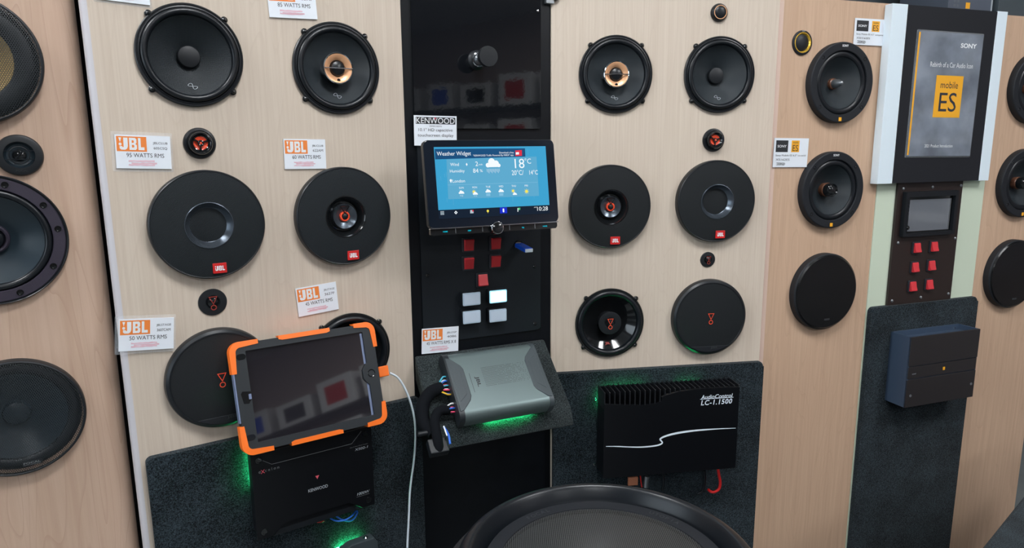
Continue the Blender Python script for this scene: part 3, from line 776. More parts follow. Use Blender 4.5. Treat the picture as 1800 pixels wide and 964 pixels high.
def coax(label, key):
    t = inf_base('coaxial_speaker', label, key, cone='cone_fine')
    obj('tweeter_pod', lathe([(.0250, -.021), (.0262, .004), (.0272, .0085), (.0272, .0100), (.0262, .0108), (.0250, .0100)], 64), 'chrome', t)
    obj('copper_ring', lathe([(.0252, .0100), (.0235, .0098), (.018, .0072), (.0145, .0042), (.0138, .002)], 64), 'copper', t)
    obj('dome', lathe([(.0140, .0015), (.0135, .0050), (.0115, .0078), (.007, .0100), (0, .0108)], 40), 'rubber', t)
    obj('chrome_bar', box(-.0262, .0262, -.0009, .0009, .0098, .0120, .0004), 'chrome', t)
    obj('screw', lathe([(.0030, .0062), (.0030, .0072), (0, .0075)], 12), 'plastic_gloss', t, T(0, -.0205, .002))
    return t
woofer('largest black woofer at top left, weave-textured cone with domed centre', 'infWL', 'cone_weave')
coax('black coaxial speaker with a copper and chrome centre, on the left pale panel', 'infCL')
coax('black coaxial speaker with a copper and chrome centre, on the right pale panel', 'infCR')
woofer('black woofer with smooth cone and domed centre, top right of the right pale panel', 'infWR', 'cone_fine')

def badge(t, x, y, z):
    b = obj('badge', box(-.0108, .0108, -.0085, .0085, -0.001, .0018, .0005), 'red_badge', t, T(x, y, z))
    obj('logo', logo_mark(.0140), 'white_print', b, T(-.0006, 0, .0021) @ Matrix.Diagonal((1, 1.15, 1, 1)))
def club(label, key, coaxial):
    k, u, v = POS[key]; r = .0895; z = .0165
    t = thing('coaxial_speaker' if coaxial else 'grilled_woofer', label, 'loudspeaker', at(k, u, v, 0.0), 'round car loudspeakers')
    obj('rim', lathe([(r, 0), (r, z - .003), (r - .0008, z - .0012), (r - .0022, z), (r - .0032, z - .0004)], 96), 'black_satin', t)
    r1 = .0372
    obj('grille', lathe([(r - .003, z - .0005), (r * .7, z + .0022), (r1 + .001, z + .0026)], 96), 'grille_cloth' if k == 'L' else 'grille_fine', t)
    if not coaxial:
        obj('inner_ring', lathe([(r1 + .0012, z + .0020), (r1 + .0008, z + .0036), (r1 - .0004, z + .0040), (.0290, z - .0075), (.0282, z - .0080)], 72), 'grille_ring', t)
        obj('inner_grille', lathe([(.0284, z - .0080), (.018, z - .0070), (0, z - .0065)], 64), 'grille_cloth' if k == 'L' else 'grille_fine', t)
    else:
        obj('inner_ring', lathe([(r1 + .0012, z + .0020), (r1 + .0006, z + .0034), (r1 - .0006, z + .0034), (.0300, z - .006), (.0270, z - .012), (.0225, z - .0125)], 72), 'plastic_gloss', t)
        pd = obj('tweeter_pod', lathe([(.0228, z - .0125), (.0228, z - .0030), (.0220, z - .0015), (.0205, z - .0022), (.012, z - .0070), (.0095, z - .0075)], 64), 'grille_ring', t)
        obj('red_ring', lathe([(.0096, z - .0080), (.0094, z - .0035), (.0082, z - .0022), (.0062, z - .0022), (.0058, z - .0050)], 40), 'red_orange', pd)
        obj('dome', lathe([(.0060, z - .0055), (.0048, z - .0015), (.003, z - .0005), (0, z)], 28), 'black_satin', pd)
        tri = []
        for a, b in (((-.0085, .0190), (.0085, .0190)), ((-.0085, .0190), (0, .0060)), ((.0085, .0190), (0, .0060))):
            tri.append((tube([(*a, z - .0008), (*b, z - .0008)], .0008, 6), Matrix.Identity(4)))
        obj('guard', merge(tri), 'plastic_gloss', pd)
    badge(t, .0100, -.0720, z + .0012)
    return t
club('black cloth-grilled woofer with a recessed ring centre, above the 50 watts card', 'c1', False)
club('black grilled coaxial speaker with a red-ringed centre, left of the weather screen', 'c2', True)
club('black grilled coaxial speaker with a red-ringed centre, right of the weather screen', 'c3', True)
club('black grilled woofer with a recessed ring centre, on the right pale panel', 'c4', False)

def stage_logo(t, s, z, m='logo_red', w=0.0011):
    tri = ribbon([(-.36 * s, .55 * s), (.36 * s, .55 * s), (.0 * s, -.18 * s)], w, z, closed=True)
    obj('triangle_mark', prism_ring([(-.36 * s, .55 * s), (.36 * s, .55 * s), (0, -.18 * s)], .72, z), m, t)
    obj('circle_mark', ring(.165 * s, .24 * s, 0, 20), m, t, T(0, -.42 * s, z))
def prism_ring(poly, f, z):
    c = Vector((sum(p[0] for p in poly) / len(poly), sum(p[1] for p in poly) / len(poly)))
    inner = [tuple(c + (Vector(p) - c) * f) for p in poly]
    n = len(poly); return flat([[poly[i], poly[(i + 1) % n], inner[(i + 1) % n], inner[i]] for i in range(n)], z)
def stage_grille(label, key):
    k, u, v = POS[key]; r = .0872; z = .0170
    t = thing('grilled_woofer', label, 'loudspeaker', at(k, u, v, 0.0), 'round car loudspeakers')
    obj('rim', lathe([(r, 0), (r, z * .55), (r - .0015, z * .8), (r - .0055, z), (r - .0075, z + .0003), (r - .0082, z - .0008)], 96), 'black_satin', t)
    g = obj('grille', lathe([(r - .0080, z - .0006), (r * .6, z + .0012), (0, z + .0020)], 96), 'grille_fine', t)
    ch = [(x, y) for x, y in circle(0, 0, r - .0085, 96) if y < -.0640]
    ch.sort(key=lambda p_: p_[0])
    obj('base_band', prism(ch, z - .001, z + .0016, 0.0005), 'black_matte', t)
    text(t, 'JBL', 'dark_emboss', .012, -.0695, z + .0018, width=.020, height=.006, bold=0.03)
    stage_logo(t, .0210, z + .0030)
    return t
stage_grille('black grilled woofer with a red outline triangle, half behind the tablet', 'stgL')
stage_grille('black grilled woofer with a red outline triangle, bottom of the right pale panel', 'stgR')
def stage_coax(label, key):
    k, u, v = POS[key]; r = .0785
    t = thing('coaxial_speaker', label, 'loudspeaker', at(k, u, v, 0.0), 'round car loudspeakers')
    obj('frame', lathe([(r, 0), (r, .004), (r - .0012, .0052), (r - .0036, .0052), (r - .0044, .003)], 96), 'plastic_gloss', t)
    obj('surround', lathe([(r - .0042, .0035)] + [(r - .0105 + .0062 * math.cos(a), .0035 + .0065 * math.sin(a)) for a in [math.pi * i / 10 for i in range(11)]] + [(r - .0172, .001)], 96), 'rubber', t)
    rc = r - .0170
    c = obj('cone', lathe([(rc, .0012), (rc * .8, -.008), (rc * .6, -.0165), (.025, -.023), (.020, -.024)], 96), 'plastic_gloss', t)
    text(c, 'JBL', 'logo_red_dim', 0, 0, 0, width=.0120, height=.0070, bold=0.05, M=T(-.002, -.0490, -.0035) @ RX(-0.42))
    pd = obj('tweeter_pod', lathe([(.0205, -.025), (.0240, -.004), (.0262, .0035), (.0258, .0050), (.0240, .0055), (.0130, .0048), (.0118, .0030), (.0095, .0022)], 64), 'rubber_dull', t)
    obj('dome', lathe([(.0098, .0022), (.0080, .0052), (.004, .0068), (0, .0072)], 32), 'plastic_gloss', pd)
    stage_logo(pd, .0200, .0088)
    ears(t, r + .0012, (42, 133, 222, 318), 'plastic_gloss')
    return t
stage_coax('open glossy coaxial speaker with red triangle mark, hidden behind the tablet corner', 'stcL')
stage_coax('open glossy coaxial speaker with red triangle mark on its pod, right pale panel', 'stcR')

def tweeter_red(label, key):
    k, u, v = POS[key]
    t = thing('tweeter', label, 'tweeter', at(k, u, v, 0.0), 'small tweeters')
    obj('flange', lathe([(.0248, 0), (.0248, .0020), (.0235, .0042), (.0205, .0050), (.0200, .0040), (.0180, .0040)], 56), 'rubber', t)
    obj('cup', lathe([(.0182, .003), (.0182, .0120), (.0172, .0138), (.0150, .0142), (.0140, .0130), (.0122, .0110), (.0108, .0105)], 56), 'plastic_gloss', t)
    obj('red_dish', lathe([(.0112, .0106), (.0100, .0098), (.0050, .0090), (0, .0090)], 40), 'red_orange', t)
    gd_ = obj('guard', merge([(tube([(0, 0, .0115), (.0115 * math.cos(a), .0115 * math.sin(a), .0118)], .0017, 6), Matrix.Identity(4)) for a in (R_(20), R_(150), R_(265))] + [(lathe([(.0050, .0100), (.0048, .0128), (.0036, .0132), (.0024, .0128)], 20), Matrix.Identity(4))]), 'plastic_gloss', t)
    obj('centre_dot', lathe([(.0024, .0125), (.0015, .0134), (0, .0137)], 16), 'red_orange', gd_)
tweeter_red('small black tweeter with a red spoked centre beside the 95 watts card', 'twL1')
tweeter_red('small black tweeter with a red spoked centre on the right pale panel', 'twR1')
def tweeter_stage(label, key, r):
    k, u, v = POS[key]
    t = thing('tweeter', label, 'tweeter', at(k, u, v, 0.0), 'small tweeters')
    obj('flange', lathe([(r, 0), (r, .0016), (r - .0008, .0024), (r * .52, .0030), (r * .48, .0016), (r * .42, .0006)], 48), 'rubber_dull', t)
    obj('dome', lathe([(r * .44, .0008), (r * .36, .0040), (r * .2, .0060), (0, .0066)], 32), 'plastic_gloss', t)
    stage_logo(t, r * .86, .0072, 'logo_red_dim')
tweeter_stage('small flat tweeter with a dim red triangle, above the half-hidden woofer', 'twL2', .0228)
tweeter_stage('small flat tweeter with a dim red triangle on the right pale panel', 'twR2', .0172)
k, u, v = POS['twR0']
t = thing('tweeter', 'small black tweeter with a thin copper ring, at the top of the right pale panel', 'tweeter', at(k, u, v, 0.0), 'small tweeters')
obj('flange', lathe([(.0185, 0), (.0185, .003), (.0170, .006), (.0150, .0085), (.0140, .0088)], 48), 'rubber', t)
obj('copper_ring', lathe([(.0142, .0085), (.0138, .0094), (.0128, .0094), (.0125, .0085)], 48), 'copper', t)
obj('dome', lathe([(.0127, .0080), (.0110, .0092), (.006, .0105), (0, .0108)], 36), 'black_satin', t)

def sony_speaker(label, key, centre):
    k, u, v = POS[key]; r = .0880; z = .0165
    t = thing('woofer' if centre == 'plug' else 'coaxial_speaker', label, 'loudspeaker', at(k, u, v, 0.0), 'round car loudspeakers')
    fr_ = obj('frame', lathe([(r, 0), (r, z - .003), (r - .0010, z - .0010), (r - .0030, z), (.0705, z - .0006), (.0695, z - .0015), (.0690, z - .006)], 96), 'black_matte', t)
    for a in (42, 138, 222, 318):
        s = obj('screw', lathe([(.0042, z - .0002), (.0040, z + .0003), (.0030, z + .0004), (.0026, z - .001), (0, z - .001)], 16), 'plastic_gloss', t, T(.0790 * math.cos(R_(a)), .0790 * math.sin(R_(a)), 0))
    prof = [(.0692, z - .006)] + [(.0625 + .0062 * math.cos(a), z - .006 + .0040 * math.sin(a)) for a in [math.pi * i / 8 for i in range(9)]]
    obj('surround', lathe(prof, 80), 'rubber', t)
    obj('cone', lathe([(.0565, z - .006), (.040, z - .020), (.022, z - .031), (.0, z - .034)], 80), 'cone_fine', t)
    if centre == 'plug':
        b = obj('phase_plug', lathe([(.0100, z - .034), (.0098, z - .022), (.0085, z - .012), (.004, z - .002), (0, z + .001)], 40), 'steel', t)
        obj('copper_base', lathe([(.0125, z - .033), (.0120, z - .026), (.0098, z - .024)], 40), 'copper_dark', b)
    else:
        b = obj('tweeter_pod', lathe([(.0130, z - .034), (.0150, z - .012), (.0150, z - .004), (.0138, z - .0025), (.0110, z - .0045), (.006, z - .002), (0, z - .0010)], 48), 'plastic_gloss', t)
        obj('copper_base', lathe([(.0150, z - .033), (.0162, z - .020), (.0150, z - .018)], 40), 'copper_dark', b)
    obj('yellow_mark', flat([rr(-.0040, .0040, -.0042, .0042, .0006, 3)], z + .0004), 'card_yellow', t, T(0, -.0795, 0))
    text(t, 'SONY', 'white_print', 0, .0795, z + .0004, width=.0175, height=.0050, bold=0.03)
    # fine mesh dome in front of the cone
    obj('mesh_screen', lathe([(.0690, z - .0030), (.045, z + .0010), (0, z + .0030)], 80), 'tweeter_mesh', t) if False else None
    return t
sony_speaker('black woofer with a pointed silver plug, top of the warm maple panel', 's1', 'plug')
sony_speaker('black coaxial speaker below the pointed-plug woofer on the warm maple panel', 's2', 'pod')
sony_speaker('black woofer cut by the right photo edge, upper of three there', 's4', 'plug')
sony_speaker('black coaxial speaker cut by the right photo edge, middle of three there', 's5', 'pod')
def sony_grille(label, key):
    k, u, v = POS[key]; r = .0915; z = .0200
    t = thing('grilled_speaker', label, 'loudspeaker', at(k, u, v, 0.0), 'round car loudspeakers')
    obj('rim', lathe([(r, 0), (r, z - .005), (r - .0012, z - .003), (r - .0030, z - .002)], 96), 'black_matte', t)
    obj('grille', lathe([(r - .0028, z - .0022), (r - .0060, z + .0006), (r * .6, z + .0022), (0, z + .0030)], 96), 'grille_gloss', t)
    obj('badge', box(-.008, .008, -.0022, .0022, 0, .0012, .0004), 'dark_emboss', t, T(0.004, -.066, z + .0012))
    return t
sony_grille('glossy black domed speaker grille at the bottom of the warm maple panel', 's3')
sony_grille('glossy black domed speaker grille at the right photo edge', 's6')
k, u, v = POS['twS']
t = thing('tweeter', 'small tweeter with a thin gold ring on the warm maple panel', 'tweeter', at(k, u, v, 0.0), 'small tweeters')
obj('flange', lathe([(.0262, 0), (.0262, .0024), (.0250, .0034), (.0225, .0040), (.0215, .0036)], 56), 'black_matte', t)
obj('gold_ring', lathe([(.0218, .0034), (.0213, .0044), (.0200, .0044), (.0185, .0015), (.0175, .0004)], 56), 'gold', t)
obj('dome', lathe([(.0185, .0006), (.0150, .0024), (.008, .0040), (0, .0046)], 40), 'rubber_dull', t)
text(t, 'SONY', 'white_print', 0, .0242, .0042, width=.0085, height=.0024)

# speakers at the far left
def far_left_grille(label, key, cone, r, badge_txt, rc=None):
    rc = rc or r - .0245
    k, u, v = POS[key]; z = .017
    t = thing('grilled_woofer', label, 'loudspeaker', at(k, u, v, F_OFF), 'round car loudspeakers')
    obj('rim', lathe([(r, 0), (r, z - .003), (r - .0010, z - .0008), (r - .0028, z), (r - .0042, z - .0008)], 96), 'rubber_dull', t)
    g = obj('grille', lathe([(r - .004, z - .0008), (r - .010, z + .0012), (r * .7, z + .0024), (0, z + .0040)], 96), 'hex_mesh', t)
    obj('surround', lathe([(r - .006, .001)] + [((r - .008 + rc) / 2 + (r - .008 - rc) / 2 * math.cos(a), .002 + .0065 * math.sin(a)) for a in [math.pi * i / 8 for i in range(9)]], 80), 'rubber_dull', t)
    c = obj('cone', lathe([(rc, .0025), (.040, -.010), (.020, -.018), (.018, -.018)], 80), cone, t)
    obj('dust_cap', lathe([(.0200, -.0185), (.017, -.011), (.010, -.008), (0, -.007)], 48), cone, c)
    if badge_txt:
        b = obj('badge', box(-.013, .013, -.0035, .0035, 0, .001, .0003), 'black_satin', t, T(0.012, -.0735, z + .0016))
        text(b, 'FOCAL', 'dim_print', 0, .0010, .0013, width=.022, height=.0032, bold=0.02)
        text(b, 'PERFORMANCE', 'dim_print', 0, -.0022, .0013, width=.022, height=.0014)
    return t
far_left_grille('black mesh-grilled speaker with a yellow cone inside, cut by the left photo edge', 'f1', 'cone_yellow', .0905, False, .054)
far_left_grille('black mesh-grilled speaker with a dark cone, lowest at the left photo edge', 'f3', 'cone_poly', .0915, True)
k, u, v = POS['f2']; r = .0965
t = thing('woofer', 'open blue-grey cone woofer with a purple-black rim at the left photo edge', 'loudspeaker', at(k, u, v, F_OFF), 'round car loudspeakers')
fr_ = obj('frame', lathe([(r, 0), (r, .009), (r - .0015, .0110), (r - .003, .0095), (r - .0045, .0095)], 96), 'rubber', t)
obj('gasket', lathe([(r - .0042, .0095), (r - .0052, .0108), (r - .0195, .0108), (r - .0205, .0090)], 96), 'frame_purple', t)
for a in (8, 35, -32, 72, -72, 110, -110):
    s = obj('screw', lathe([(.0048, .0105), (.0046, .0118), (.0036, .0118), (.0030, .0108), (0, .0112)], 16), 'plastic_gloss', t, T((r - .0120) * math.cos(R_(a)), (r - .0120) * math.sin(R_(a)), 0))
obj('surround', lathe([(r - .0205, .0090)] + [(r - .0260 + .0050 * math.cos(a), .0060 + .0050 * math.sin(a)) for a in [math.pi * i / 8 for i in range(9)]] + [(r - .0315, .003)], 80), 'rubber', t)
obj('cone', lathe([(r - .0314, .0035), (.045, -.008), (.026, -.020), (.020, -.022)], 80), 'cone_poly', t)
obj('centre_ring', lathe([(.0225, -.0215), (.0220, -.0120), (.0200, -.0100), (.0175, -.0110), (.0160, -.0150)], 48), 'frame_purple', t)
obj('dust_cap', lathe([(.0165, -.0160), (.0140, -.0090), (.008, -.0050), (0, -.0038)], 40), 'rubber', t)
k, u, v = POS['ftw']
t = thing('tweeter', 'black tweeter with a crossed guard at the left photo edge', 'tweeter', at(k, u, v, F_OFF), 'small tweeters')
obj('flange', lathe([(.0300, 0), (.0300, .004), (.0285, .0072), (.0260, .0082), (.0195, .0086), (.0185, .0070)], 56), 'rubber_dull', t)
obj('dish', lathe([(.0190, .0075), (.0160, .0020), (.0100, .0005), (0, .001)], 48), 'cone_poly', t)
obj('dome', lathe([(.0090, .001), (.0075, .0048), (.004, .0065), (0, .007)], 32), 'plastic_gloss', t)
gd_ = obj('guard', merge([(tube([(-.0185, yy, .0088), (.0185, yy, .0088)], .0007, 6), Matrix.Identity(4)) for yy in (-.0062, .0062)] + [(lathe([(.0128, .0083), (.0132, .0092), (.0120, .0094), (.0118, .0083)], 32), Matrix.Identity(4))] + [(tube([(-.006, -.006, .0090), (.005, .006, .0090)], .0008, 6), Matrix.Identity(4))]), 'rubber', t)
text(t, 'FOCAL', 'dark_emboss', .001, -.0225, .0088, width=.0150, height=.0034)

# ------------------------------------------------------------------ carpeted boards
def carpet_board(label, k, u0, u1, vtop, thick=0.014, off=0.0005, r=0.010):
    o = obj('carpet_board', prism(rr(u0, u1, BOT, vtop, r), off, off + thick, 0.006, 3), 'carpet', None, FR[k])
    tag(o, label, 'carpet board', 'carpeted lower boards')
    return o
carpet_board('charcoal carpeted board below the left pale panel, behind the tablet and amplifier', 'L', 0.0795, 0.578, -0.497)
carpet_board('charcoal carpeted board below the right pale panel, behind the finned amplifier', 'R', 0.2955, 0.793, -0.4925)
carpet_board('charcoal carpeted board below the pale green board with the brown control panel', 'S', 1.3535, 1.7120, -0.3930, thick=0.0125, off=0.002, r=0.012)

# ------------------------------------------------------------------ sloping carpeted shelf and silver amplifier
SM, sw, sh = lean_frame('C', (737, 626), (958, 599), (1001, 722), (760, 757), 0.004, 0.128)
sf = obj('carpet_shelf', None or prism([(0, 0), (1, 0), (1, 1)], 0, 1), 'carpet', None, FR['C'])
a, b = pu('C', 737, 626, 0.004), pu('C', 958, 599, 0.004); c, d = pu('C', 1001, 722, 0.128), pu('C', 760, 757, 0.128)
su0, su1 = (a.x + d.x) / 2 - .002, (b.x + c.x) / 2 + .002
vt, vb = (a.y + b.y) / 2, (c.y + d.y) / 2
bm = bmesh.new()
prof = [(vt, 0.0), (vt, 0.004), (vb, 0.128), (vb - .033, 0.140), (vb - .038, 0.124), (vt - .05, 0.0)]
A = [bm.verts.new((su0, y, z)) for y, z in prof]; B = [bm.verts.new((su1, y, z)) for y, z in prof]
bm.faces.new(A); bm.faces.new(B[::-1])
for i in range(len(prof)): j = (i + 1) % len(prof); bm.faces.new((A[i], A[j], B[j], B[i]))
bmesh.ops.bevel(bm, geom=bm.edges[:], offset=0.004, segments=2, profile=0.5, affect='EDGES')
sf.data = finish(bm, 35); sf.data.materials.append(MATS['carpet_lit'])
tag(sf, 'sloping carpeted shelf under the silver amplifier, coloured paler as if lit from above', 'shelf')
# amplifier on the slope; zoom coordinates of the photo crop
def dz(x, y, h): return loc(SM, 710 + x / 4.19, 570 + y / 4.19, h)
AH = 0.044
aTL, aTR, aBR, aBL = dz(330, 205, AH), dz(935, 125, AH), dz(1085, 590, AH), dz(420, 700, AH)
ax0 = (dz(300, 220, AH).x + dz(395, 690, AH).x) / 2; ax1 = (dz(975, 150, AH).x + dz(1105, 600, AH).x) / 2
ay1 = (dz(330, 205, AH).y + dz(935, 125, AH).y) / 2; ay0 = (dz(420, 690, AH).y + dz(1085, 600, AH).y) / 2
acx, acy = (ax0 + ax1) / 2, (ay0 + ay1) / 2; aw, ah = ax1 - ax0, ay1 - ay0
da = thing('silver_amplifier', 'silver car amplifier with dark grey ends on the sloping shelf', 'amplifier', SM @ T(acx, acy, 0.0005))
for sx_, sy_ in ((-1, 1), (1, 1), (-1, -1), (1, -1)): obj('foot', lathe([(.006, 0), (.006, .0105)], 16), 'rubber', da, T(sx_ * (aw / 2 - .02), sy_ * (ah / 2 - .02), 0))
def shell(x0, x1, y0, y1, z0, z1, rb):
    """box extruded along x with rounded long edges"""
    pr = []
    for cy, cz, a0 in ((y1 - rb, z1 - rb, 90), (y0 + rb, z1 - rb, 180)):
        pass
    pr = [(y1, z0)] + [(y1 - rb + rb * math.cos(R_(q)), z1 - rb + rb * math.sin(R_(q))) for q in range(0, 91, 15)] + [(y0 + rb - rb * math.sin(R_(q)), z1 - rb + rb * math.cos(R_(q))) for q in range(0, 91, 15)] + [(y0, z0)]
    bm = bmesh.new()
    A = [bm.verts.new((x0, y, z)) for y, z in pr]; B = [bm.verts.new((x1, y, z)) for y, z in pr]
    bm.faces.new(A); bm.faces.new(B[::-1])
    for i in range(len(pr)): j = (i + 1) % len(pr); bm.faces.new((A[i], A[j], B[j], B[i]))
    return finish(bm, 35)
obj('shell', shell(-aw / 2 + .010, aw / 2 - .008, -ah / 2, ah / 2, 0.010, AH, 0.017), 'dsp_silver', da)
obj('end_cover', shell(-aw / 2, -aw / 2 + .011, -ah / 2 - .0012, ah / 2 + .0012, 0.010, AH + .0008, 0.018), 'case_black', da)
obj('end_cover', shell(aw / 2 - .009, aw / 2, -ah / 2 - .0012, ah / 2 + .0012, 0.010, AH + .0008, 0.018), 'dsp_grey', da)
# dark grey tapering inlays on the top face at both ends
for s in (-1, 1):
    xo = s * (aw / 2 - .003); pl = [(xo, ah * .40), (xo - s * .008, ah * .385), (xo - s * .026, ah * .26), (xo - s * .030, ah * .20), (xo - s * .030, -ah * .20), (xo - s * .026, -ah * .26), (xo - s * .008, -ah * .385), (xo, -ah * .40)]
    if s > 0: pl = pl[::-1]
    il = obj('end_inlay', prism(pl, AH - .002, AH + .0022, 0.0012), 'dsp_grey', da)
    xo2 = s * (aw / 2 - .008); pl2 = [(xo2, ah * .27), (xo2 - s * .017, ah * .17), (xo2 - s * .017, -ah * .17), (xo2, -ah * .27)]
    if s > 0: pl2 = pl2[::-1]
    obj('raised_pad', prism(pl2, AH + .002, AH + .0030, 0.0006), 'dsp_grey', il)
text(da, 'JBL', 'card_ink', -aw * .225, -ah * .01, AH + .0003, width=.023, height=.0095, bold=0.03, rot=R_(-90), name='logo')
obj('print_line', flat([[(-aw * .29, -ah * .16), (-aw * .286, -ah * .16), (-aw * .286, ah * .13), (-aw * .29, ah * .13)]], AH + .0003), 'card_ink', da)
dots = []
nx, ny = 46, 14
for i in range(nx):
    for j in range(ny):
        if random.random() < (i / nx) ** 3 * .9: continue
        x = -aw * .155 + (aw * .48) * (i + .5) / nx; y = -ah * .105 + (ah * .30) * (j + .5) / ny
        s = .00075; dots.append([(x - s, y), (x, y - s), (x + s, y), (x, y + s)])
obj('dot_pattern', flat(dots, AH + .0003), 'card_ink', da)
# sockets with coloured wires on the left end
for yy, cols in ((ah * .06, ('wire_cyan', 'wire_white', 'wire_blue', 'wire_pink', 'wire_cyan', 'wire_white', 'wire_pink', 'wire_blue', 'wire_yellow')), (-ah * .26, ('wire_white', 'wire_pink', 'wire_blue', 'wire_pink'))):
    n = len(cols)
    for i, cname in enumerate(cols):
        y = yy + (n / 2 - i - .5) * .0048 * (1 if n > 5 else 1.0); z0 = .026 - (i % 2) * .006
        obj('plug_wire', tube(spline([(-aw / 2 + .002, y, z0), (-aw / 2 - .006, y, z0 + .002), (-aw / 2 - .016, yy + (y - yy) * .45, z0 - .004), (-aw / 2 - .022, yy + (y - yy) * .3, .016)], 4), .0017, 6), cname, da)
wl = thing('wire_loom', 'bundle of taped black wires at the left end of the silver amplifier', 'wiring', SM @ T(acx, acy, 0.0005))
obj('taped_bundle', tube(spline([(-aw / 2 - .012, ah * .07, .018), (-aw / 2 - .036, ah * .02, .020), (-aw / 2 - .055, -ah * .12, .014), (-aw / 2 - .060, -ah * .34, .008), (-aw / 2 - .048, -ah * .52, .010)], 6), .0125, 12), 'cloth_tape', wl)
obj('taped_bundle', tube(spline([(-aw / 2 - .010, -ah * .26, .018), (-aw / 2 - .030, -ah * .27, .022), (-aw / 2 - .044, -ah * .40, .024), (-aw / 2 - .046, -ah * .64, .018), (-aw / 2 - .046, -ah * .76, .008)], 6), .0095, 12), 'cloth_tape', wl)
obj('connector_block', box(-aw / 2 - .064, -aw / 2 - .028, -ah * .80, -ah * .60, -.004, .016, .002), 'black_satin', wl)
obj('toggle_pin', lathe([(0, 0), (.0048, 0), (.0048, .018), (.002, .0185), (.002, .030)], 16), 'rubber_dull', wl, T(-aw / 2 - .078, -ah * .50, .012) @ RY(R_(90)))
obj('plug_wire', tube(spline([(-aw / 2 - .030, -ah * .50, .024), (-aw / 2 - .026, -ah * .62, .026), (-aw / 2 - .027, -ah * .74, .024)], 4), .0022, 8), 'wire_blue', wl)
obj('plug_wire', tube(spline([(-aw / 2 - .031, -ah * .50, .028), (-aw / 2 - .030, -ah * .64, .029)], 4), .0014, 8), 'wire_white', wl)
def led(label, M, L_, m='led_green'):
    t = thing('led_strip', label, 'led strip', M, 'green led strips')
    obj('strip_tape', box(-L_ / 2, L_ / 2, -.003, .003, 0, .001), 'black_satin', t)
    obj('light_tape', box(-L_ / 2, L_ / 2, -.0015, .0015, .001, .0022), m, t)
    return t
led('green light strip under the lower edge of the silver amplifier', SM @ T(acx + .012, ay0 + .009, .0050) @ RX(R_(90)), 0.10)

# ------------------------------------------------------------------ black amplifier under the tablet
CT = 0.0145     # carpet face
kx0 = (pu('L', 439, 801, CT + .046).x + pu('L', 453.8, 950, CT + .046).x) / 2; kx1 = pu('L', 659.5, 888, CT + .046).x
ky1 = pu('L', 439, 801, CT + .046).y; ky0 = (pu('L', 453.8, 950, CT + .046).y + pu('L', 659.5, 888, CT + .046).y) / 2
kw_, kh_ = kx1 - kx0, ky1 - ky0
ka = thing('black_amplifier', 'flat black amplifier on the carpet directly below the orange tablet', 'amplifier', at('L', (kx0 + kx1) / 2, (ky0 + ky1) / 2, CT))
obj('body', box(-kw_ / 2 + .002, kw_ / 2 - .002, -kh_ / 2 + .006, kh_ / 2 - .006, .010, .041, .002), 'amp_black', ka)
W2, H2 = kw_ / 2, kh_ / 2
obj('front_plate', prism([(-W2, -H2), (-W2 + .026, -H2), (-W2 + .050, -H2 + .020), (W2 - .050, -H2 + .020), (W2 - .026, -H2), (W2, -H2), (W2, H2), (-W2, H2)], .041, .046, .0010), 'amp_black', ka)
obj('lower_lip', prism([(-W2 + .028, -H2 - .004), (-W2 + .050, -H2 + .022), (W2 - .050, -H2 + .022), (W2 - .034, -H2 - .004)], .030, .0405, .001), 'black_satin', ka)
obj('engraved_line', ribbon([(-W2 + .012, H2 - .010), (-W2 + .034, H2 - .026), (W2 - .040, H2 - .026), (W2 - .020, H2 - .006)], .0007, .0463), 'dim_print', ka)
for sx, sy in ((-1, 1), (1, 1), (-1, -1), (1, -1)):
    obj('screw', lathe([(.0062, 0), (.0060, .0012), (.0045, .0014), (.0040, .0004), (0, .0004)], 18), 'plastic_gloss', ka, T(sx * (W2 - .013), sy * (H2 - .013), .0458))
def kz(x, y): return loc(ka.matrix_world, 240 + x / 3.4615, 740 + y / 3.4615, .0463)
p = kz(1105, 412); text(ka, 'KENWOOD', 'grey_print', p.x, p.y, .0464, width=.036, height=.0062, bold=0.01, name='logo')
p = kz(1100, 345); obj('logo_mark', flat([[(p.x - .0035, p.y + .0035), (p.x + .0035, p.y + .0035), (p.x, p.y - .0035)]], .0464), 'card_red', ka)
p = kz(750, 322); q = kz(858, 290)
text(ka, 'e', 'dim_print', p.x, p.y + .002, .0464, height=.0042); text(ka, 'X', 'card_red', p.x + .0052, p.y + .002, .0464, height=.0068)
text(ka, 'c e l o n', 'dim_print', p.x + .021, p.y + .003, .0464, width=.024, height=.0052)
p = kz(1368, 168); text(ka, 'X502-1', 'grey_print', p.x, p.y, .0464, width=.026, height=.0046, shear=0.2); text(ka, 'Class D Mono Power Amplifier', 'dim_print', p.x - .004, p.y + .0062, .0464, width=.036, height=.0018)
p = kz(1380, 438); text(ka, '1000W', 'grey_print', p.x, p.y, .0464, width=.025, height=.0054, shear=0.2); obj('print_line', flat([[(p.x - .014, p.y - .0055), (p.x + .012, p.y - .0055), (p.x + .012, p.y - .005), (p.x - .014, p.y - .005)]], .0464), 'dim_print', ka)
led('green light strip behind the left edge of the amplifier under the tablet', at('L', kx0 + .012, ky1 - .040, CT + .0045) @ RY(R_(-90)) @ RZ(R_(90)), 0.07)
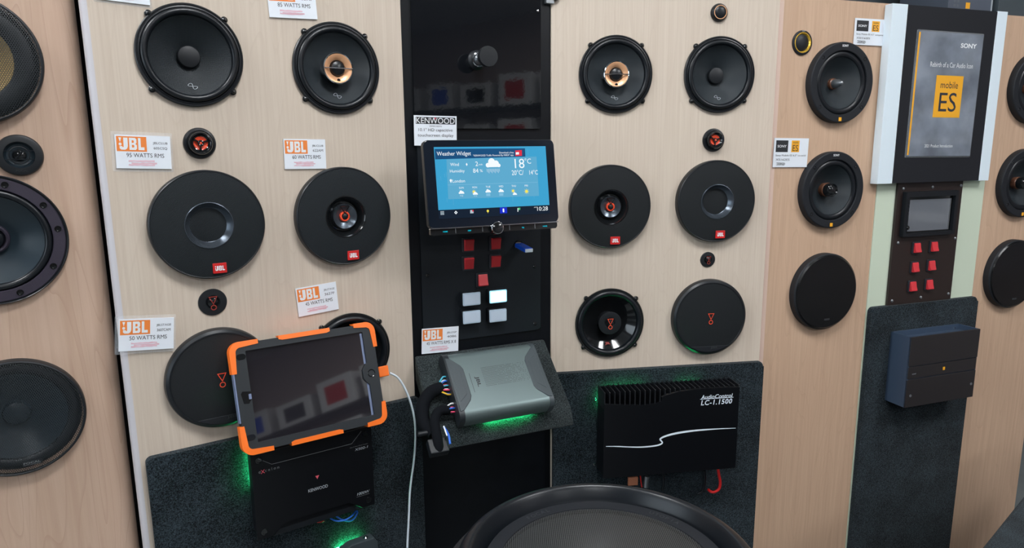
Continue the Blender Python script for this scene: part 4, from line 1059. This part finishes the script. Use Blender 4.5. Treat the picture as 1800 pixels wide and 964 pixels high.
# cables under the amplifier
def cable(label, k, pts, off, r, m, name='cable', cat='cable', px=True, n=6):
    P = []
    for i, q in enumerate(pts):
        o_ = q[2] if len(q) > 2 else off
        w_ = pu(k, q[0], q[1], o_); P.append(FR[k] @ Vector((w_.x, w_.y, o_)))
    o = obj(name, tube(spline(P, n), r, 10), m); tag(o, label, cat); return o
def kp(x, y): return (240 + x / 3.4615, 740 + y / 3.4615)
cable('bright blue cable loop below the amplifier under the tablet, longer one', 'L', [(*kp(1180, 595), .035), (*kp(1215, 610), .045), (*kp(1265, 606), .048), (*kp(1310, 580), .046), (*kp(1335, 548), .036)], .04, .0016, 'wire_blue')
cable('bright blue cable loop below the amplifier under the tablet, shorter one', 'L', [(*kp(1215, 582), .030), (*kp(1250, 602), .036), (*kp(1290, 612), .038), (*kp(1320, 600), .038), (*kp(1342, 566), .034), (*kp(1342, 548), .030)], .04, .0016, 'wire_blue')
cable('short red cable end showing below the amplifier under the tablet', 'L', [(*kp(1100, 618), .030), (*kp(1118, 617), .034), (*kp(1140, 612), .030)], .03, .0014, 'wire_red')
# small amplifier at the bottom edge
p = pu('L', 632, 1010, .05)
sa = thing('small_amplifier', 'small dark amplifier cut by the bottom edge, with a silver screw on top', 'amplifier', at('L', p.x, p.y, CT))
a_ = pu('L', 597, 962, CT + .03); b_ = pu('L', 665, 964, CT + .03); tp = pu('L', 640, 952, CT + .03).y
hx0, hx1, ht = a_.x - p.x, b_.x - p.x, tp - p.y
obj('body', prism([(hx0 - .02, -.06), (hx1 + .002, -.06), (hx1, ht - .012), (hx1 - .008, ht), (hx0 + .024, ht), (hx0 - .006, ht - .012)], .010, .030, .002), 'dsp_grey', sa)
obj('screw', lathe([(.0052, 0), (.0052, .002), (.003, .004), (0, .0045)], 18), 'chrome', sa, T(hx1 - .022, ht, .022) @ RX(R_(-90)))
led('green light strip behind the small amplifier at the bottom edge', at('L', p.x + hx0 + .026, p.y + ht - .014, CT + .0045) @ RX(R_(-90)), 0.05)

# ------------------------------------------------------------------ tablet in an orange and black case
def tz(x, y, h=0.0): return loc(TM, 380 + x / 3.442, 540 + y / 3.442, h)
TM, tw_, th_ = lean_frame('L', (399, 604), (655.5, 567), (679, 744), (430, 800), 0.032, 0.082)
tb = thing('tablet', 'tablet computer in a black and orange rugged case leaning above the lower amplifier', 'tablet', TM)
TW, TH = tw_ / 2, th_ / 2
obj('case_back', prism(rr(-TW + .002, TW - .002, -TH + .002, TH - .002, .016, 8), -.016, -.002, .002), 'case_black', tb)
gx0 = (tz(178, 262).x + tz(245, 815).x) / 2; gx1 = (tz(888, 155).x + tz(948, 660).x) / 2
gy1 = (tz(178, 262).y + tz(875, 155).y) / 2; gy0 = (tz(245, 815).y + tz(945, 660).y) / 2
hb = tz(935, 400)
def frame_ring(outer, inner, z0, z1):
    """closed frame between two outlines with the same number of points"""
    bm = bmesh.new(); n = len(outer)
    vo = [[bm.verts.new((x, y, z)) for x, y in outer] for z in (z0, z1)]; vi = [[bm.verts.new((x, y, z)) for x, y in inner] for z in (z0, z1)]
    for i in range(n):
        j = (i + 1) % n
        bm.faces.new((vo[1][i], vo[1][j], vi[1][j], vi[1][i])); bm.faces.new((vo[0][j], vo[0][i], vi[0][i], vi[0][j]))
        bm.faces.new((vo[0][i], vo[0][j], vo[1][j], vo[1][i])); bm.faces.new((vi[0][j], vi[0][i], vi[1][i], vi[1][j]))
    return finish(bm, 35)
obj('case_frame', frame_ring(rr(-TW + .003, TW - .003, -TH + .003, TH - .003, .016, 8), rr(gx0, gx1, gy0, gy1, .0015, 8), -.003, .0035), 'case_black', tb)
gl = obj('screen_glass', box(gx0 - .004, gx1 + .004, gy0 - .004, gy1 + .004, -.003, -.0005), 'tablet_glass', tb)
for a, b in (((877, 160), (898, 345)), ((915, 462), (938, 655))):
    p, q = tz(*a), tz(*b); obj('white_bezel', box(gx1 - .0045, gx1 - .0005, q.y, p.y, -.0006, -.0002), 'tablet_bezel_blue', gl)
# home button surround that bites into the screen
hbx = obj('home_surround', prism([(gx1 + .001, hb.y + .022), (gx1 - .006, hb.y + .014), (gx1 - .010, hb.y + .008), (gx1 - .010, hb.y - .008), (gx1 - .006, hb.y - .014), (gx1 + .001, hb.y - .022)], -.003, .0035, .0008), 'case_black', tb)
obj('home_button', lathe([(.0075, .0035), (.0068, .0045), (.0058, .0040), (.0052, .0030), (0, .0028)], 32), 'plastic_gloss', tb, T(hb.x, hb.y, 0))
for a in ((147, 303), (207, 790)):
    p = tz(*a); obj('rubber_pad', prism(rr(p.x - .0075, p.x + .0075, p.y - .0050, p.y + .0050, .0048), .0035, .0042, .0003), 'plastic_gloss', tb)
p = tz(180, 548); cw = obj('camera_window', prism([(p.x - .008, p.y + .007), (p.x - .005, p.y + .011), (p.x + .008, p.y + .009), (p.x + .009, p.y - .003), (p.x + .003, p.y - .011), (p.x - .005, p.y - .010)], .0033, .0038), 'plastic_gloss', tb)
obj('camera_lens', flat([rr(p.x + .004, p.x + .0085, p.y - .004, p.y + .005, .001)], .0040), 'tablet_bezel_blue', cw)
def bumper(pts, wid=.0088):
    """band along part of the outline; pts are points on the outer edge, anticlockwise"""
    P = [Vector(p) for p in pts]; n = len(P); bm = bmesh.new(); rows = []
    for i in range(n):
        t_ = (P[min(i + 1, n - 1)] - P[max(i - 1, 0)]).normalized(); nn = Vector((-t_.y, t_.x))
        o_ = P[i] - nn * .0012; q_ = P[i] + nn * wid * (0.72 if i in (0, n - 1) else 1)
        rows.append([bm.verts.new((o_.x, o_.y, -.0165)), bm.verts.new((o_.x, o_.y, .0045)), bm.verts.new((q_.x, q_.y, .0052)), bm.verts.new((q_.x, q_.y, .0025))])
    for A, B in zip(rows, rows[1:]):
        for k_ in range(3): bm.faces.new((A[k_], B[k_], B[k_ + 1], A[k_ + 1]))
        bm.faces.new((A[3], B[3], B[0], A[0]))
    bm.faces.new(rows[0]); bm.faces.new(rows[-1][::-1])
    bmesh.ops.bevel(bm, geom=[e for e in bm.edges if e.calc_face_angle(0) > 0.7], offset=.0014, segments=2, profile=.5, affect='EDGES')
    return finish(bm, 40)
def corner(cx, cy, a0, la, lb, r=.017):
    ang = [R_(a0 + 90 * i / 8) for i in range(9)]
    arc = [(cx + r * math.cos(a), cy + r * math.sin(a)) for a in ang]
    ta = (math.sin(ang[0]), -math.cos(ang[0])); tb_ = (-math.sin(ang[-1]), math.cos(ang[-1]))
    return [(arc[0][0] + ta[0] * la, arc[0][1] + ta[1] * la)] + arc + [(arc[-1][0] + tb_[0] * lb, arc[-1][1] + tb_[1] * lb)]
r_ = .017
obj('corner_bumper', bumper(corner(TW - r_, TH - r_, 0, .030, .022)), 'orange_rubber', tb)
obj('corner_bumper', bumper(corner(-TW + r_, TH - r_, 90, .030, .035)), 'orange_rubber', tb)
obj('corner_bumper', bumper(corner(-TW + r_, -TH + r_, 180, .032, .032)), 'orange_rubber', tb)
obj('corner_bumper', bumper(corner(TW - r_, -TH + r_, 270, .022, .022)), 'orange_rubber', tb)
x0_ = tz(372, 180).x; x1_ = tz(680, 130).x
obj('edge_bumper', bumper([(x1_ + (x0_ - x1_) * q, TH) for q in (0, .07, .3, .5, .7, .93, 1)], .0070), 'orange_rubber', tb)
x0_ = tz(455, 832).x; x1_ = tz(765, 750).x
obj('edge_bumper', bumper([(x0_ + (x1_ - x0_) * q, -TH) for q in (0, .07, .3, .5, .7, .93, 1)], .0070), 'orange_rubber', tb)
p = tz(1020, 388, -.004)
obj('port_flap', box(p.x - .012, p.x + .008, p.y - .010, p.y + .010, -.008, -.003, .0015), 'orange_rubber', tb)
yl = tz(100, 560); obj('side_glass', box(-TW + .0003, -TW + .0025, yl.y - .042, yl.y + .042, -.012, .0036), 'tablet_bezel_blue', tb)
obj('stand_leg', box(-.03, .03, -TH + .02, TH - .05, -.030, -.016, .003), 'case_black', tb)
cable('white charging cable hanging from the right side of the tablet', 'L', [(685, 656, .050), (700, 665, .050), (714, 688, .05), (724, 716, .05), (729.5, 745, .05), (730, 778, .05), (727, 815, .05), (721, 860, .05), (718.5, 910, .05), (716, 966, .05), (714, 1060, .05)], .05, .0021, 'cable_white')

# ------------------------------------------------------------------ finned amplifier on the right carpet
def az(x, y, h): return pu('R', 980 + x / 3.442, 620 + y / 3.442, h)
AO = CT + .064
fx0 = (az(284, 310, AO).x + az(275, 760, AO).x) / 2; fx1 = (az(1100, 212, AO).x + az(1080, 700, AO).x) / 2
fy0 = (az(275, 762, AO).y + az(1078, 702, AO).y) / 2; fy1 = az(1100, 195, AO).y; fy1 = (fy1 + az(285, 248, AO).y) / 2
fa = thing('finned_amplifier', 'black amplifier with upright cooling fins and a white wave line', 'amplifier', at('R', 0, 0, CT))
body_top = az(600, 320, AO).y
obj('body', box(fx0, fx1, fy0 + .003, body_top - .004, .010, .058, .001), 'amp_black', fa)
obj('core', box(fx0 + .002, fx1 - .002, body_top - .006, fy1 - .003, .010, .016), 'amp_black', fa)
top = [az(284, 312, AO), az(400, 318, AO), az(520, 320, AO), az(600, 310, AO), az(630, 298, AO), az(631, 270, AO), az(665, 255, AO), az(740, 236, AO), az(850, 222, AO), az(980, 213, AO), az(1100, 209, AO)]
pl = [(fx0, fy0)] + [(fx1, fy0)] + [(fx1, top[-1].y)] + [(q.x, q.y) for q in top[-2:0:-1]] + [(fx0, top[0].y)]
obj('front_plate', prism(pl, .058, .064, .0006), 'amp_brushed', fa)
nf = 28
bmf = box(-.0011, .0011, body_top - .005, fy1, .010, .0635, .0005, 1); bmf.materials.append(MATS['fin_grey'])
for i in range(nf):
    f = obj('cooling_fin', bmf, None, fa, T(fx0 + .0015 + (fx1 - fx0 - .003) * i / (nf - 1), 0, -0.0006))
cl = [(293, 569, 4), (360, 569, 6), (430, 572, 7), (500, 573, 8), (560, 569, 9), (605, 562, 10), (628, 553, 10), (634, 545, 9), (627, 535, 9), (621, 527, 10), (628, 518, 11), (655, 506, 12), (700, 493, 13), (760, 482, 13), (830, 473, 11), (900, 467, 9), (980, 462, 6), (1078, 458, 3)]
cl = [tuple(q_) for q_ in spline(cl, 4)]
pts = [az(x, y, AO + .0003) for x, y, _ in cl]
obj('wave_line', ribbon(pts, [w_ * .00036 for *_, w_ in cl], .0645), 'cable_white', fa)
p = az(964, 265, AO); text(fa, 'AudioControl', 'cable_white', p.x, p.y, .0646, width=.0735, height=.0095, bold=0.012, shear=0.15, name='logo')
q0, q1 = az(862, 285, AO), az(1064, 271, AO); obj('print_line', flat([[(q0.x, q0.y), (q1.x, q0.y), (q1.x, q0.y + .0011), (q0.x, q0.y + .0011)]], .0646), 'cable_white', fa)
p = az(962, 299, AO); text(fa, 'LC-1.1500', 'cable_white', p.x, p.y, .0646, width=.0725, height=.0120, bold=0.018, shear=0.15, space=1.12)
for yy in (az(240, 280, .02).y, az(235, 675, .02).y):
    obj('mounting_screw', lathe([(.0035, 0), (.0035, .003), (0, .004)], 14), 'chrome', fa, T(fx0 - .004, yy, .006) @ RY(R_(-60)))
led('green light strip behind the fins of the white-wave amplifier', at('R', fx0 + .060, fy1 - .018, CT + .0045) @ RX(R_(-90)), 0.10, 'led_green_dim')
led('green light strip behind the right half of the fins of the white-wave amplifier', at('R', fx0 + .215, fy1 - .018, CT + .0045) @ RX(R_(-90)), 0.05, 'led_green_dim')
led('green light strip behind the left side of the white-wave amplifier', at('R', fx0 + .013, fy1 - .035, CT + .0045) @ RY(R_(-90)) @ RZ(R_(90)), 0.04, 'led_green_dim')
def cz(x, y): return (1090 + x / 9, 810 + y / 9)
cable('thick red power cable curling below the right corner of the finned amplifier', 'R', [(*cz(1545, 120), .040), (*cz(1565, 240), .042), (*cz(1583, 350), .042), (*cz(1562, 450), .042), (*cz(1490, 500), .040), (*cz(1430, 490), .034), (*cz(1395, 460), .026)], .04, .0032, 'wire_red')
cable('thin red wire below the finned amplifier beside the copper lug', 'R', [(*cz(318, 240), .040), (*cz(330, 330), .040), (*cz(345, 420), .040)], .04, .0016, 'wire_red')
p = pu('R', *cz(190, 320), .04); o = obj('copper_lug', box(-.0115, .0115, -.008, .012, -.003, .003, .001), 'wire_brown', None, at('R', p.x, p.y, .045)); tag(o, 'copper coloured terminal lug peeking out above the subwoofer rim', 'terminal')
cable('grey ribbed hose end below the finned amplifier', 'R', [(*cz(425, 250), .040), (*cz(415, 320), .040), (*cz(405, 420), .040)], .04, .0055, 'steel')
cable('black speaker cable hanging below the middle of the finned amplifier', 'R', [(*cz(680, 200), .034), (*cz(690, 330), .034), (*cz(670, 470), .030)], .03, .0028, 'rubber')
cable('black speaker cable hanging below the finned amplifier left of the red curl', 'R', [(*cz(1330, 160), .034), (*cz(1340, 300), .034), (*cz(1310, 470), .030), (*cz(1240, 520), .024)], .03, .0030, 'rubber')

# ------------------------------------------------------------------ right bay: green board, header, poster, brown control panel
o = obj('green_board', box(1.3505, 1.7035, BOT, 0.20, -0.012, 0.0015), 'green_board', None, FR['S']); tag(o, 'pale green board around the brown control panel', 'board')
HO = 0.022
hx0 = pu('S', 1570, 5, HO).x * .5 + pu('S', 1541, 324, HO).x * .5; hx3 = pu('S', 1774, 25, HO).x * .5 + pu('S', 1734.5, 317, HO).x * .5
hx1 = pu('S', 1597.5, 8, HO).x * .5 + pu('S', 1567, 322, HO).x * .5; hx2 = pu('S', 1756.5, 22, HO).x * .5 + pu('S', 1717, 318, HO).x * .5
hy1 = pu('S', 1670, 14, HO).y; hy0 = pu('S', 1640, 320, HO).y
hd = thing('header_board', 'black header board with white side strips behind the poster', 'board', at('S', 0, 0, 0.0015))
hz0, hz1 = 0.0, HO - .0015
obj('face', box(hx1, hx2, hy0, hy1, hz0, hz1), 'header_black', hd)
obj('side_strip', box(hx0, hx1, hy0 - .001, hy1 + .001, hz0, hz1 + .0006, .001), 'white_trim', hd)
obj('side_strip', box(hx2, hx3, hy0 - .001, hy1 + .001, hz0, hz1 + .0006, .001), 'white_trim', hd)
PM, pw, ph = card_frame('S', (1614.5, 54), (1731.8, 61.5), (1702.5, 274.5), (1594, 274.5), HO + .003)
po = thing('poster', 'laminated grey poster with a yellow block on the black header board', 'poster', PM)
obj('sheet', box(-pw / 2, pw / 2, -ph / 2, ph / 2, -.0015, 0), 'poster_grey_sheen', po)
obj('laminate_pouch', prism(rr(-pw / 2 - .003, pw / 2 + .003, -ph / 2 - .003, ph / 2 + .003, .003), -.0024, -.0016), 'laminate', po)
obj('yellow_edge', flat([[(-pw * .495, -ph * .49), (-pw * .47, -ph * .49), (-pw * .47, ph * .49), (-pw * .495, ph * .49)]], .0003), 'card_yellow', po)
yb = obj('yellow_block', flat([[(-pw * .165, -ph * .18), (pw * .255, -ph * .18), (pw * .255, ph * .16), (-pw * .165, ph * .16)]], .0003), 'card_yellow', po)
text(yb, 'mobile', 'poster_ink', pw * .045, ph * .085, .0005, width=pw * .27, height=ph * .055)
text(yb, 'ES', 'poster_ink', pw * .045, -ph * .055, .0005, width=pw * .27, height=ph * .155)
text(po, 'SONY', 'white_print', pw * .28, ph * .405, .0004, width=pw * .25, height=ph * .038, bold=0.03)
text(po, 'Rebirth of a Car Audio Icon', 'white_print', pw * .05, ph * .245, .0004, width=pw * .66, height=ph * .04)
text(po, '2021 Product Introduction', 'white_print', -pw * .02, -ph * .415, .0004, width=pw * .44, height=ph * .026)

def sony_card(corners, label, l1, l2):
    M, w, h = card_frame('S', *corners, .003)
    t = thing('price_card', label, 'card', M, 'price cards on the display')
    obj('card_sheet', box(-w / 2, w / 2, -h / 2, h / 2, -.0012, 0), 'card_white', t)
    b = obj('logo_block', flat([[(-w * .45, h * .02), (-w * .10, h * .02), (-w * .10, h * .42), (-w * .45, h * .42)]], .0003), 'card_ink', t)
    text(b, 'SONY', 'white_print', -w * .275, h * .22, .0005, width=w * .26, height=h * .085, bold=.02)
    y = obj('logo_block', flat([[(w * .0, h * .02), (w * .23, h * .02), (w * .23, h * .42), (w * .0, h * .42)]], .0003), 'card_yellow', t)
    text(y, 'ES', 'card_ink', w * .115, h * .16, .0005, width=w * .16, height=h * .21); text(y, 'mobile', 'card_ink', w * .115, h * .355, .0005, width=w * .15, height=h * .07)
    text(t, l1, 'card_ink', 0, -h * .10, .0003, width=w * .88, height=h * .085); text(t, l2, 'card_ink', -w * .23, -h * .24, .0003, width=w * .40, height=h * .07)
    obj('price_print', smudge(w * .5, -w * .27, -h * .39, 21, 'dim_print'), 'dim_print', t, T(0, 0, .0003))
sony_card(((1504.3, 32.5), (1563.8, 34.2), (1558, 82.1), (1499.8, 77.4)), 'white card with black and yellow blocks beside the white side strip', 'Sony Mobile ES 6.5" components', 'XSH162ES')
sony_card(((1361.2, 243), (1420.8, 243), (1419.4, 294.4), (1358.8, 293.7)), 'white card with black and yellow blocks at the left edge of the warm maple panel', 'Sony Mobile ES 6.5" co-axial', 'XS162ES')

BO = 0.008
bx0 = (pu('S', 1580.4, 323.7, BO).x + pu('S', 1559, 537.4, BO).x) / 2; bx1 = (pu('S', 1694, 319.4, BO).x + pu('S', 1670.3, 524, BO).x) / 2
by1 = pu('S', 1640, 318, BO).y; by0 = -0.405
bp_ = thing('brown_control_panel', 'dark brown control panel with a small screen and red switches on green board', 'control panel', at('S', 0, 0, .0015))
obj('plate', box(bx0, bx1, by0, by1, 0, BO - .0015, .0006), 'panel_brown', bp_)
def bz(x, y, h=BO): return pu('S', 1530 + x / 3.707, 300 + y / 3.707, h)
for x, y in ((215, 118), (405, 108), (590, 98), (180, 472), (550, 442), (140, 850), (327, 827), (507, 803)):
    p = bz(x, y); obj('screw', lathe([(.0038, 0), (.0036, .0015), (.002, .0026), (0, .0028)], 14), 'steel', bp_, T(p.x, p.y, BO - .0015))
FO = BO + .012
a_, b_, c_, d_ = bz(240, 142, FO), bz(578, 126, FO), bz(553, 405, FO), bz(212, 443, FO)
du = thing('small_display', 'small dark car display unit in the brown control panel', 'car stereo', at('S', (a_.x + b_.x + c_.x + d_.x) / 4, (a_.y + b_.y + c_.y + d_.y) / 4, BO))
dw, dh = ((b_ - a_).length + (c_ - d_).length) / 2, ((a_ - d_).length + (b_ - c_).length) / 2
obj('frame', frame_ring(rr(-dw / 2, dw / 2, -dh / 2, dh / 2, .002), rr(-dw / 2 + .009, dw / 2 - .009, -dh / 2 + .008, dh / 2 - .013, .002), 0, .012), 'black_satin', du)
obj('screen', box(-dw / 2 + .008, dw / 2 - .008, -dh / 2 + .007, dh / 2 - .010, 0, .004), 'plastic_gloss', du)
obj('lcd', box(-dw / 2 + .020, dw / 2 - .018, -dh / 2 + .012, dh / 2 - .020, .004, .0048), 'lcd_grey', du)
obj('screen_edge', box(dw / 2 - .0175, dw / 2 - .0150, -dh / 2 + .012, dh / 2 - .020, .004, .0052), 'steel', du)
obj('dial', lathe([(.0048, .004), (.0046, .010), (.003, .0115), (0, .012)], 20), 'plastic_gloss', du, T(-dw / 2 + .016, -dh / 2 + .022, 0))
for i in range(5): obj('side_key', box(-dw / 2 + .010, -dw / 2 + .018, dh / 2 - .026 - i * .009, dh / 2 - .020 - i * .009, .004, .006, .0006), 'black_satin', du)
for i, (x, y) in enumerate(((313, 505), (425, 497), (300, 632), (408, 620), (285, 757), (393, 745))):
    lab = ('upper left', 'upper right', 'middle left', 'middle right', 'lower left', 'lower right')[i]
    rocker('S', 1530 + x / 3.707, 300 + y / 3.707, BO, .0185, .0235, 'red rocker switch on the brown panel, %s of six' % lab, 'red rocker switches on the brown panel', flip=True)

# amplifier in the right bay
def sz(x, y, h): return pu('S', 1530 + x / 5.357, 560 + y / 5.357, h)
SO = CT + .060
ax_0 = (sz(388, 190, SO).x + sz(325, 858, SO).x) / 2; ax_1 = (sz(1035, 95, SO).x + sz(968, 725, SO).x) / 2
ay_1 = (sz(388, 190, SO).y + sz(1035, 95, SO).y) / 2; ay_0 = (sz(325, 858, SO).y + sz(968, 725, SO).y) / 2
sa2 = thing('boxy_amplifier', 'boxy dark amplifier with a small yellow square, open on top, in the right bay', 'amplifier', at('S', (ax_0 + ax_1) / 2, (ay_0 + ay_1) / 2, CT))
w2, h2 = (ax_1 - ax_0) / 2, (ay_1 - ay_0) / 2
ym1 = (sz(355, 470, SO).y + sz(1012, 360, SO).y) / 2 - (ay_0 + ay_1) / 2; ym0 = (sz(345, 588, SO).y + sz(1000, 478, SO).y) / 2 - (ay_0 + ay_1) / 2
obj('back', box(-w2, w2, -h2, h2, 0, .006), 'amp_daylit_blue', sa2)
obj('side_wall', box(-w2, -w2 + .004, -h2, h2, 0, .0585), 'amp_daylit_blue', sa2)
obj('side_wall', box(w2 - .004, w2, -h2, h2, 0, .0585), 'amp_daylit_blue', sa2)
obj('tray_floor', box(-w2 + .003, w2 - .003, -h2, h2 - .013, 0, .056), 'amp_daylit_blue', sa2)
obj('upper_front', box(-w2, w2, ym1 + .0012, h2, .0545, .0600, .0006), 'amp_brown', sa2)
mid = obj('middle_band', box(-w2, w2, ym0 + .0012, ym1 - .0012, .0545, .0590, .0006), 'amp_brown', sa2)
obj('lower_front', box(-w2, w2, -h2, ym0 - .0012, .0545, .0600, .0006), 'amp_brown', sa2)
cc = loc(sa2.matrix_world, 1530 + 692 / 5.357, 560 + 472 / 5.357, .0592)
obj('yellow_mark', box(cc.x - .0034, cc.x + .0034, cc.y - .0040, cc.y + .0040, .0588, .0594), 'card_yellow', mid)
cc = loc(sa2.matrix_world, 1530 + 412 / 5.357, 560 + 525 / 5.357, .0592); text(mid, 'SONY', 'grey_print', cc.x, cc.y, .0592, width=.0130, height=.0030, bold=.02)
for x, y in ((377, 730), (948, 617)):
    cc = loc(sa2.matrix_world, 1530 + x / 5.357, 560 + y / 5.357, .0602); obj('screw', lathe([(.0036, 0), (.0034, .0008), (.002, .0009), (0, .0004)], 16), 'steel', sa2, T(cc.x, cc.y, .0600))
obj('screw', lathe([(.0036, 0), (.0034, .0012), (0, .002)], 16), 'chrome', sa2, T(w2 - .020, h2 - .010, .0060))

# shelf and boxes behind the top of the right bay
tv = 0.315
sh_o = obj('slate_shelf', box(1.00, 2.05, tv + .004, tv + .40, -0.34, -0.20), 'shelf_slate', None, FR['S']); tag(sh_o, 'dark slate cabinet behind the top edge of the right bay', 'cabinet')
bxs = thing('product_box', 'dark grey carton with a small yellow square on top of the right bay', 'box', at('S', 0, 0, 0))
bq0, bq1 = pu('S', 1667, 10, -.02).x, pu('S', 1743, 18, -.02).x
obj('carton', box(bq0, bq1, tv - .001, tv + .13, -.16, -.02, .001), 'box_slate', bxs)
p = pu('S', 1701, 10, -.02); obj('yellow_mark', flat([[(p.x - .007, p.y - .007), (p.x + .007, p.y - .007), (p.x + .007, p.y + .007), (p.x - .007, p.y + .007)]], -.0196), 'card_yellow', bxs)
p = pu('S', 1681, 5, -.02)
for i in range(3): text(bxs, 'III III', 'dim_print', p.x, p.y - .006 + i * .010, -.0196, width=.016, height=.006)
obj('light_edge', box(bq1 - .004, bq1 + .0004, tv, tv + .13, -.021, -.0194), 'grey_print', bxs)
q0 = pu('S', 1755, 18, -.01).x
o = obj('product_box', box(q0, q0 + .25, tv - .006, tv + .12, -.17, -.01, .001), 'shelf_slate', None, FR['S']); tag(o, 'plain dark carton at the top right corner of the photo', 'box')

# ------------------------------------------------------------------ subwoofer standing in front
sub = thing('subwoofer', 'very large black subwoofer facing up at the bottom of the photo', 'subwoofer', T(0.1154, 0.7790, CAMZ - 0.5))
SR = .1925
prof = [(SR, -.036), (SR - .0005, -.022), (SR - .003, -.010), (SR - .009, -.0035), (SR - .0155, -.0004), (SR - .0195, -.0002), (SR - .0230, -.0040), (SR - .0275, -.014), (SR - .031, -.023), (SR - .036, -.029)]
obj('rubber_roll', lathe([(q.x, q.y) for q in spline([(x_, y_, 0) for x_, y_ in prof], 4)], 128), 'rubber', sub)
obj('gasket', lathe([(SR - .0352, -.030), (SR - .036, -.0190), (SR - .0375, -.0176), (SR - .056, -.0176), (SR - .057, -.021)], 128), 'black_matte', sub)
bk = obj('basket_flange', lathe([(SR + .004, -.052), (SR + .016, -.048), (SR + .018, -.036), (SR + .014, -.031), (SR - .002, -.026)], 128, 150, 490), 'rubber_dull', sub)
obj('basket_flange', lathe([(SR + .004, -.052), (SR + .010, -.048), (SR + .010, -.032), (SR - .002, -.026)], 24, 131, 148), 'rubber_dull', sub)
obj('mesh_grille', lathe([(SR - .0565, -.0190), (SR * .4, -.0155), (0, -.0145)], 96), 'sub_mesh', sub)
obj('cone', lathe([(SR - .0565, -.026), (SR * .45, -.045), (.060, -.070)], 96), 'rubber_dull', sub)
obj('dust_cap', lathe([(.070, -.066), (.055, -.052), (.030, -.044), (0, -.041)], 64), 'rubber', sub)
obj('basket', lathe([(SR - .002, -.030), (SR - .01, -.060), (SR - .07, -.16), (.085, -.17), (.085, -.25), (0, -.25)], 64), 'black_satin', sub)
def arc_text(parent, s, m, r, a_mid, h, z, step):
    for i, ch in enumerate(s):
        a = R_(a_mid) - (i - (len(s) - 1) / 2) * step
        text(parent, ch, m, 0, 0, 0, height=h, M=T(r * math.cos(a), r * math.sin(a), z) @ RZ(a - math.pi / 2))
arc_text(sub, 'FOCAL', 'dark_emboss', SR - .0465, 124, .007, -.0172, .058)
arc_text(sub, 'UTOPIA', 'dark_emboss', SR - .0465, 48, .007, -.0172, .055)
st = obj('subwoofer_stand', box(-.10, .10, -.10, .10, -(CAMZ - .5), -.2505, .008), 'carpet', None, T(0.1154, 0.7790, CAMZ - 0.5)); tag(st, 'carpeted stand under the large subwoofer, below the photo edge', 'stand')

# carpeted box at the lower right corner
A_ = Vector((0.8766, 1.1679)); B_ = Vector((1.1099, 1.3699)); dx = (B_ - A_).normalized(); ang = math.atan2(dx.y, dx.x)
cb = obj('carpet_box', prism([(-.55, 0), (.75, 0), (.75, -.55), (-.55, -.55)], -0.75, 0.0, .012, 3), 'carpet', None, T(A_.x, A_.y, CAMZ - .75) @ RZ(ang))
tag(cb, 'dark carpet-covered box at the lower right corner of the photo', 'box')

# ------------------------------------------------------------------ the shop behind the photographer (lamps, shelves seen in reflections)
for i, (x, y) in enumerate(((-1.4, 0.25), (0.3, 0.25), (2.0, 0.25), (0.3, -2.3), (3.9, -1.1), (2.6, -3.1))):  # last two lamps are added to brighten the shelves in the reflections
    t = thing('ceiling_lamp', 'square white ceiling lamp panel overhead, out of view, some added for shelf light', 'lamp', T(x, y, 2.93), 'ceiling lamp panels')
    obj('diffuser', box(-.29, .29, -.29, .29, -.012, -.004), 'lamp', t)
    obj('frame', frame_ring(rr(-.31, .31, -.31, .31, .005), rr(-.29, .29, -.29, .29, .004), -.016, .02), 'white_trim', t)
for z in (0.95, 1.50, 1.96):
    s = obj('shop_shelf', box(4.5, 4.9, -5.4, 1.5, z - .03, z), 'case_black'); tag(s, 'dark shop shelf on the right wall, seen only in reflections', 'shelf', 'shop shelves')
    for i in range(11):
        y = -5.1 + i * .60
        w = random.uniform(.36, .50); hgt = random.uniform(.24, .36)
        c = thing('stock_carton', 'boxed product on the shop shelves of the right wall, seen only in reflections', 'box', T(4.7, y, z), 'boxed stock')
        obj('carton', box(-.15, .15, -w / 2, w / 2, 0, hgt, .003), 'carton_white', c)
        obj('front_print', box(-.152, -.1495, -w * .3, w * .3, hgt * .2, hgt * .8), ('red_badge', 'poster_ink', 'usb_blue', 'case_black')[i % 4], c)
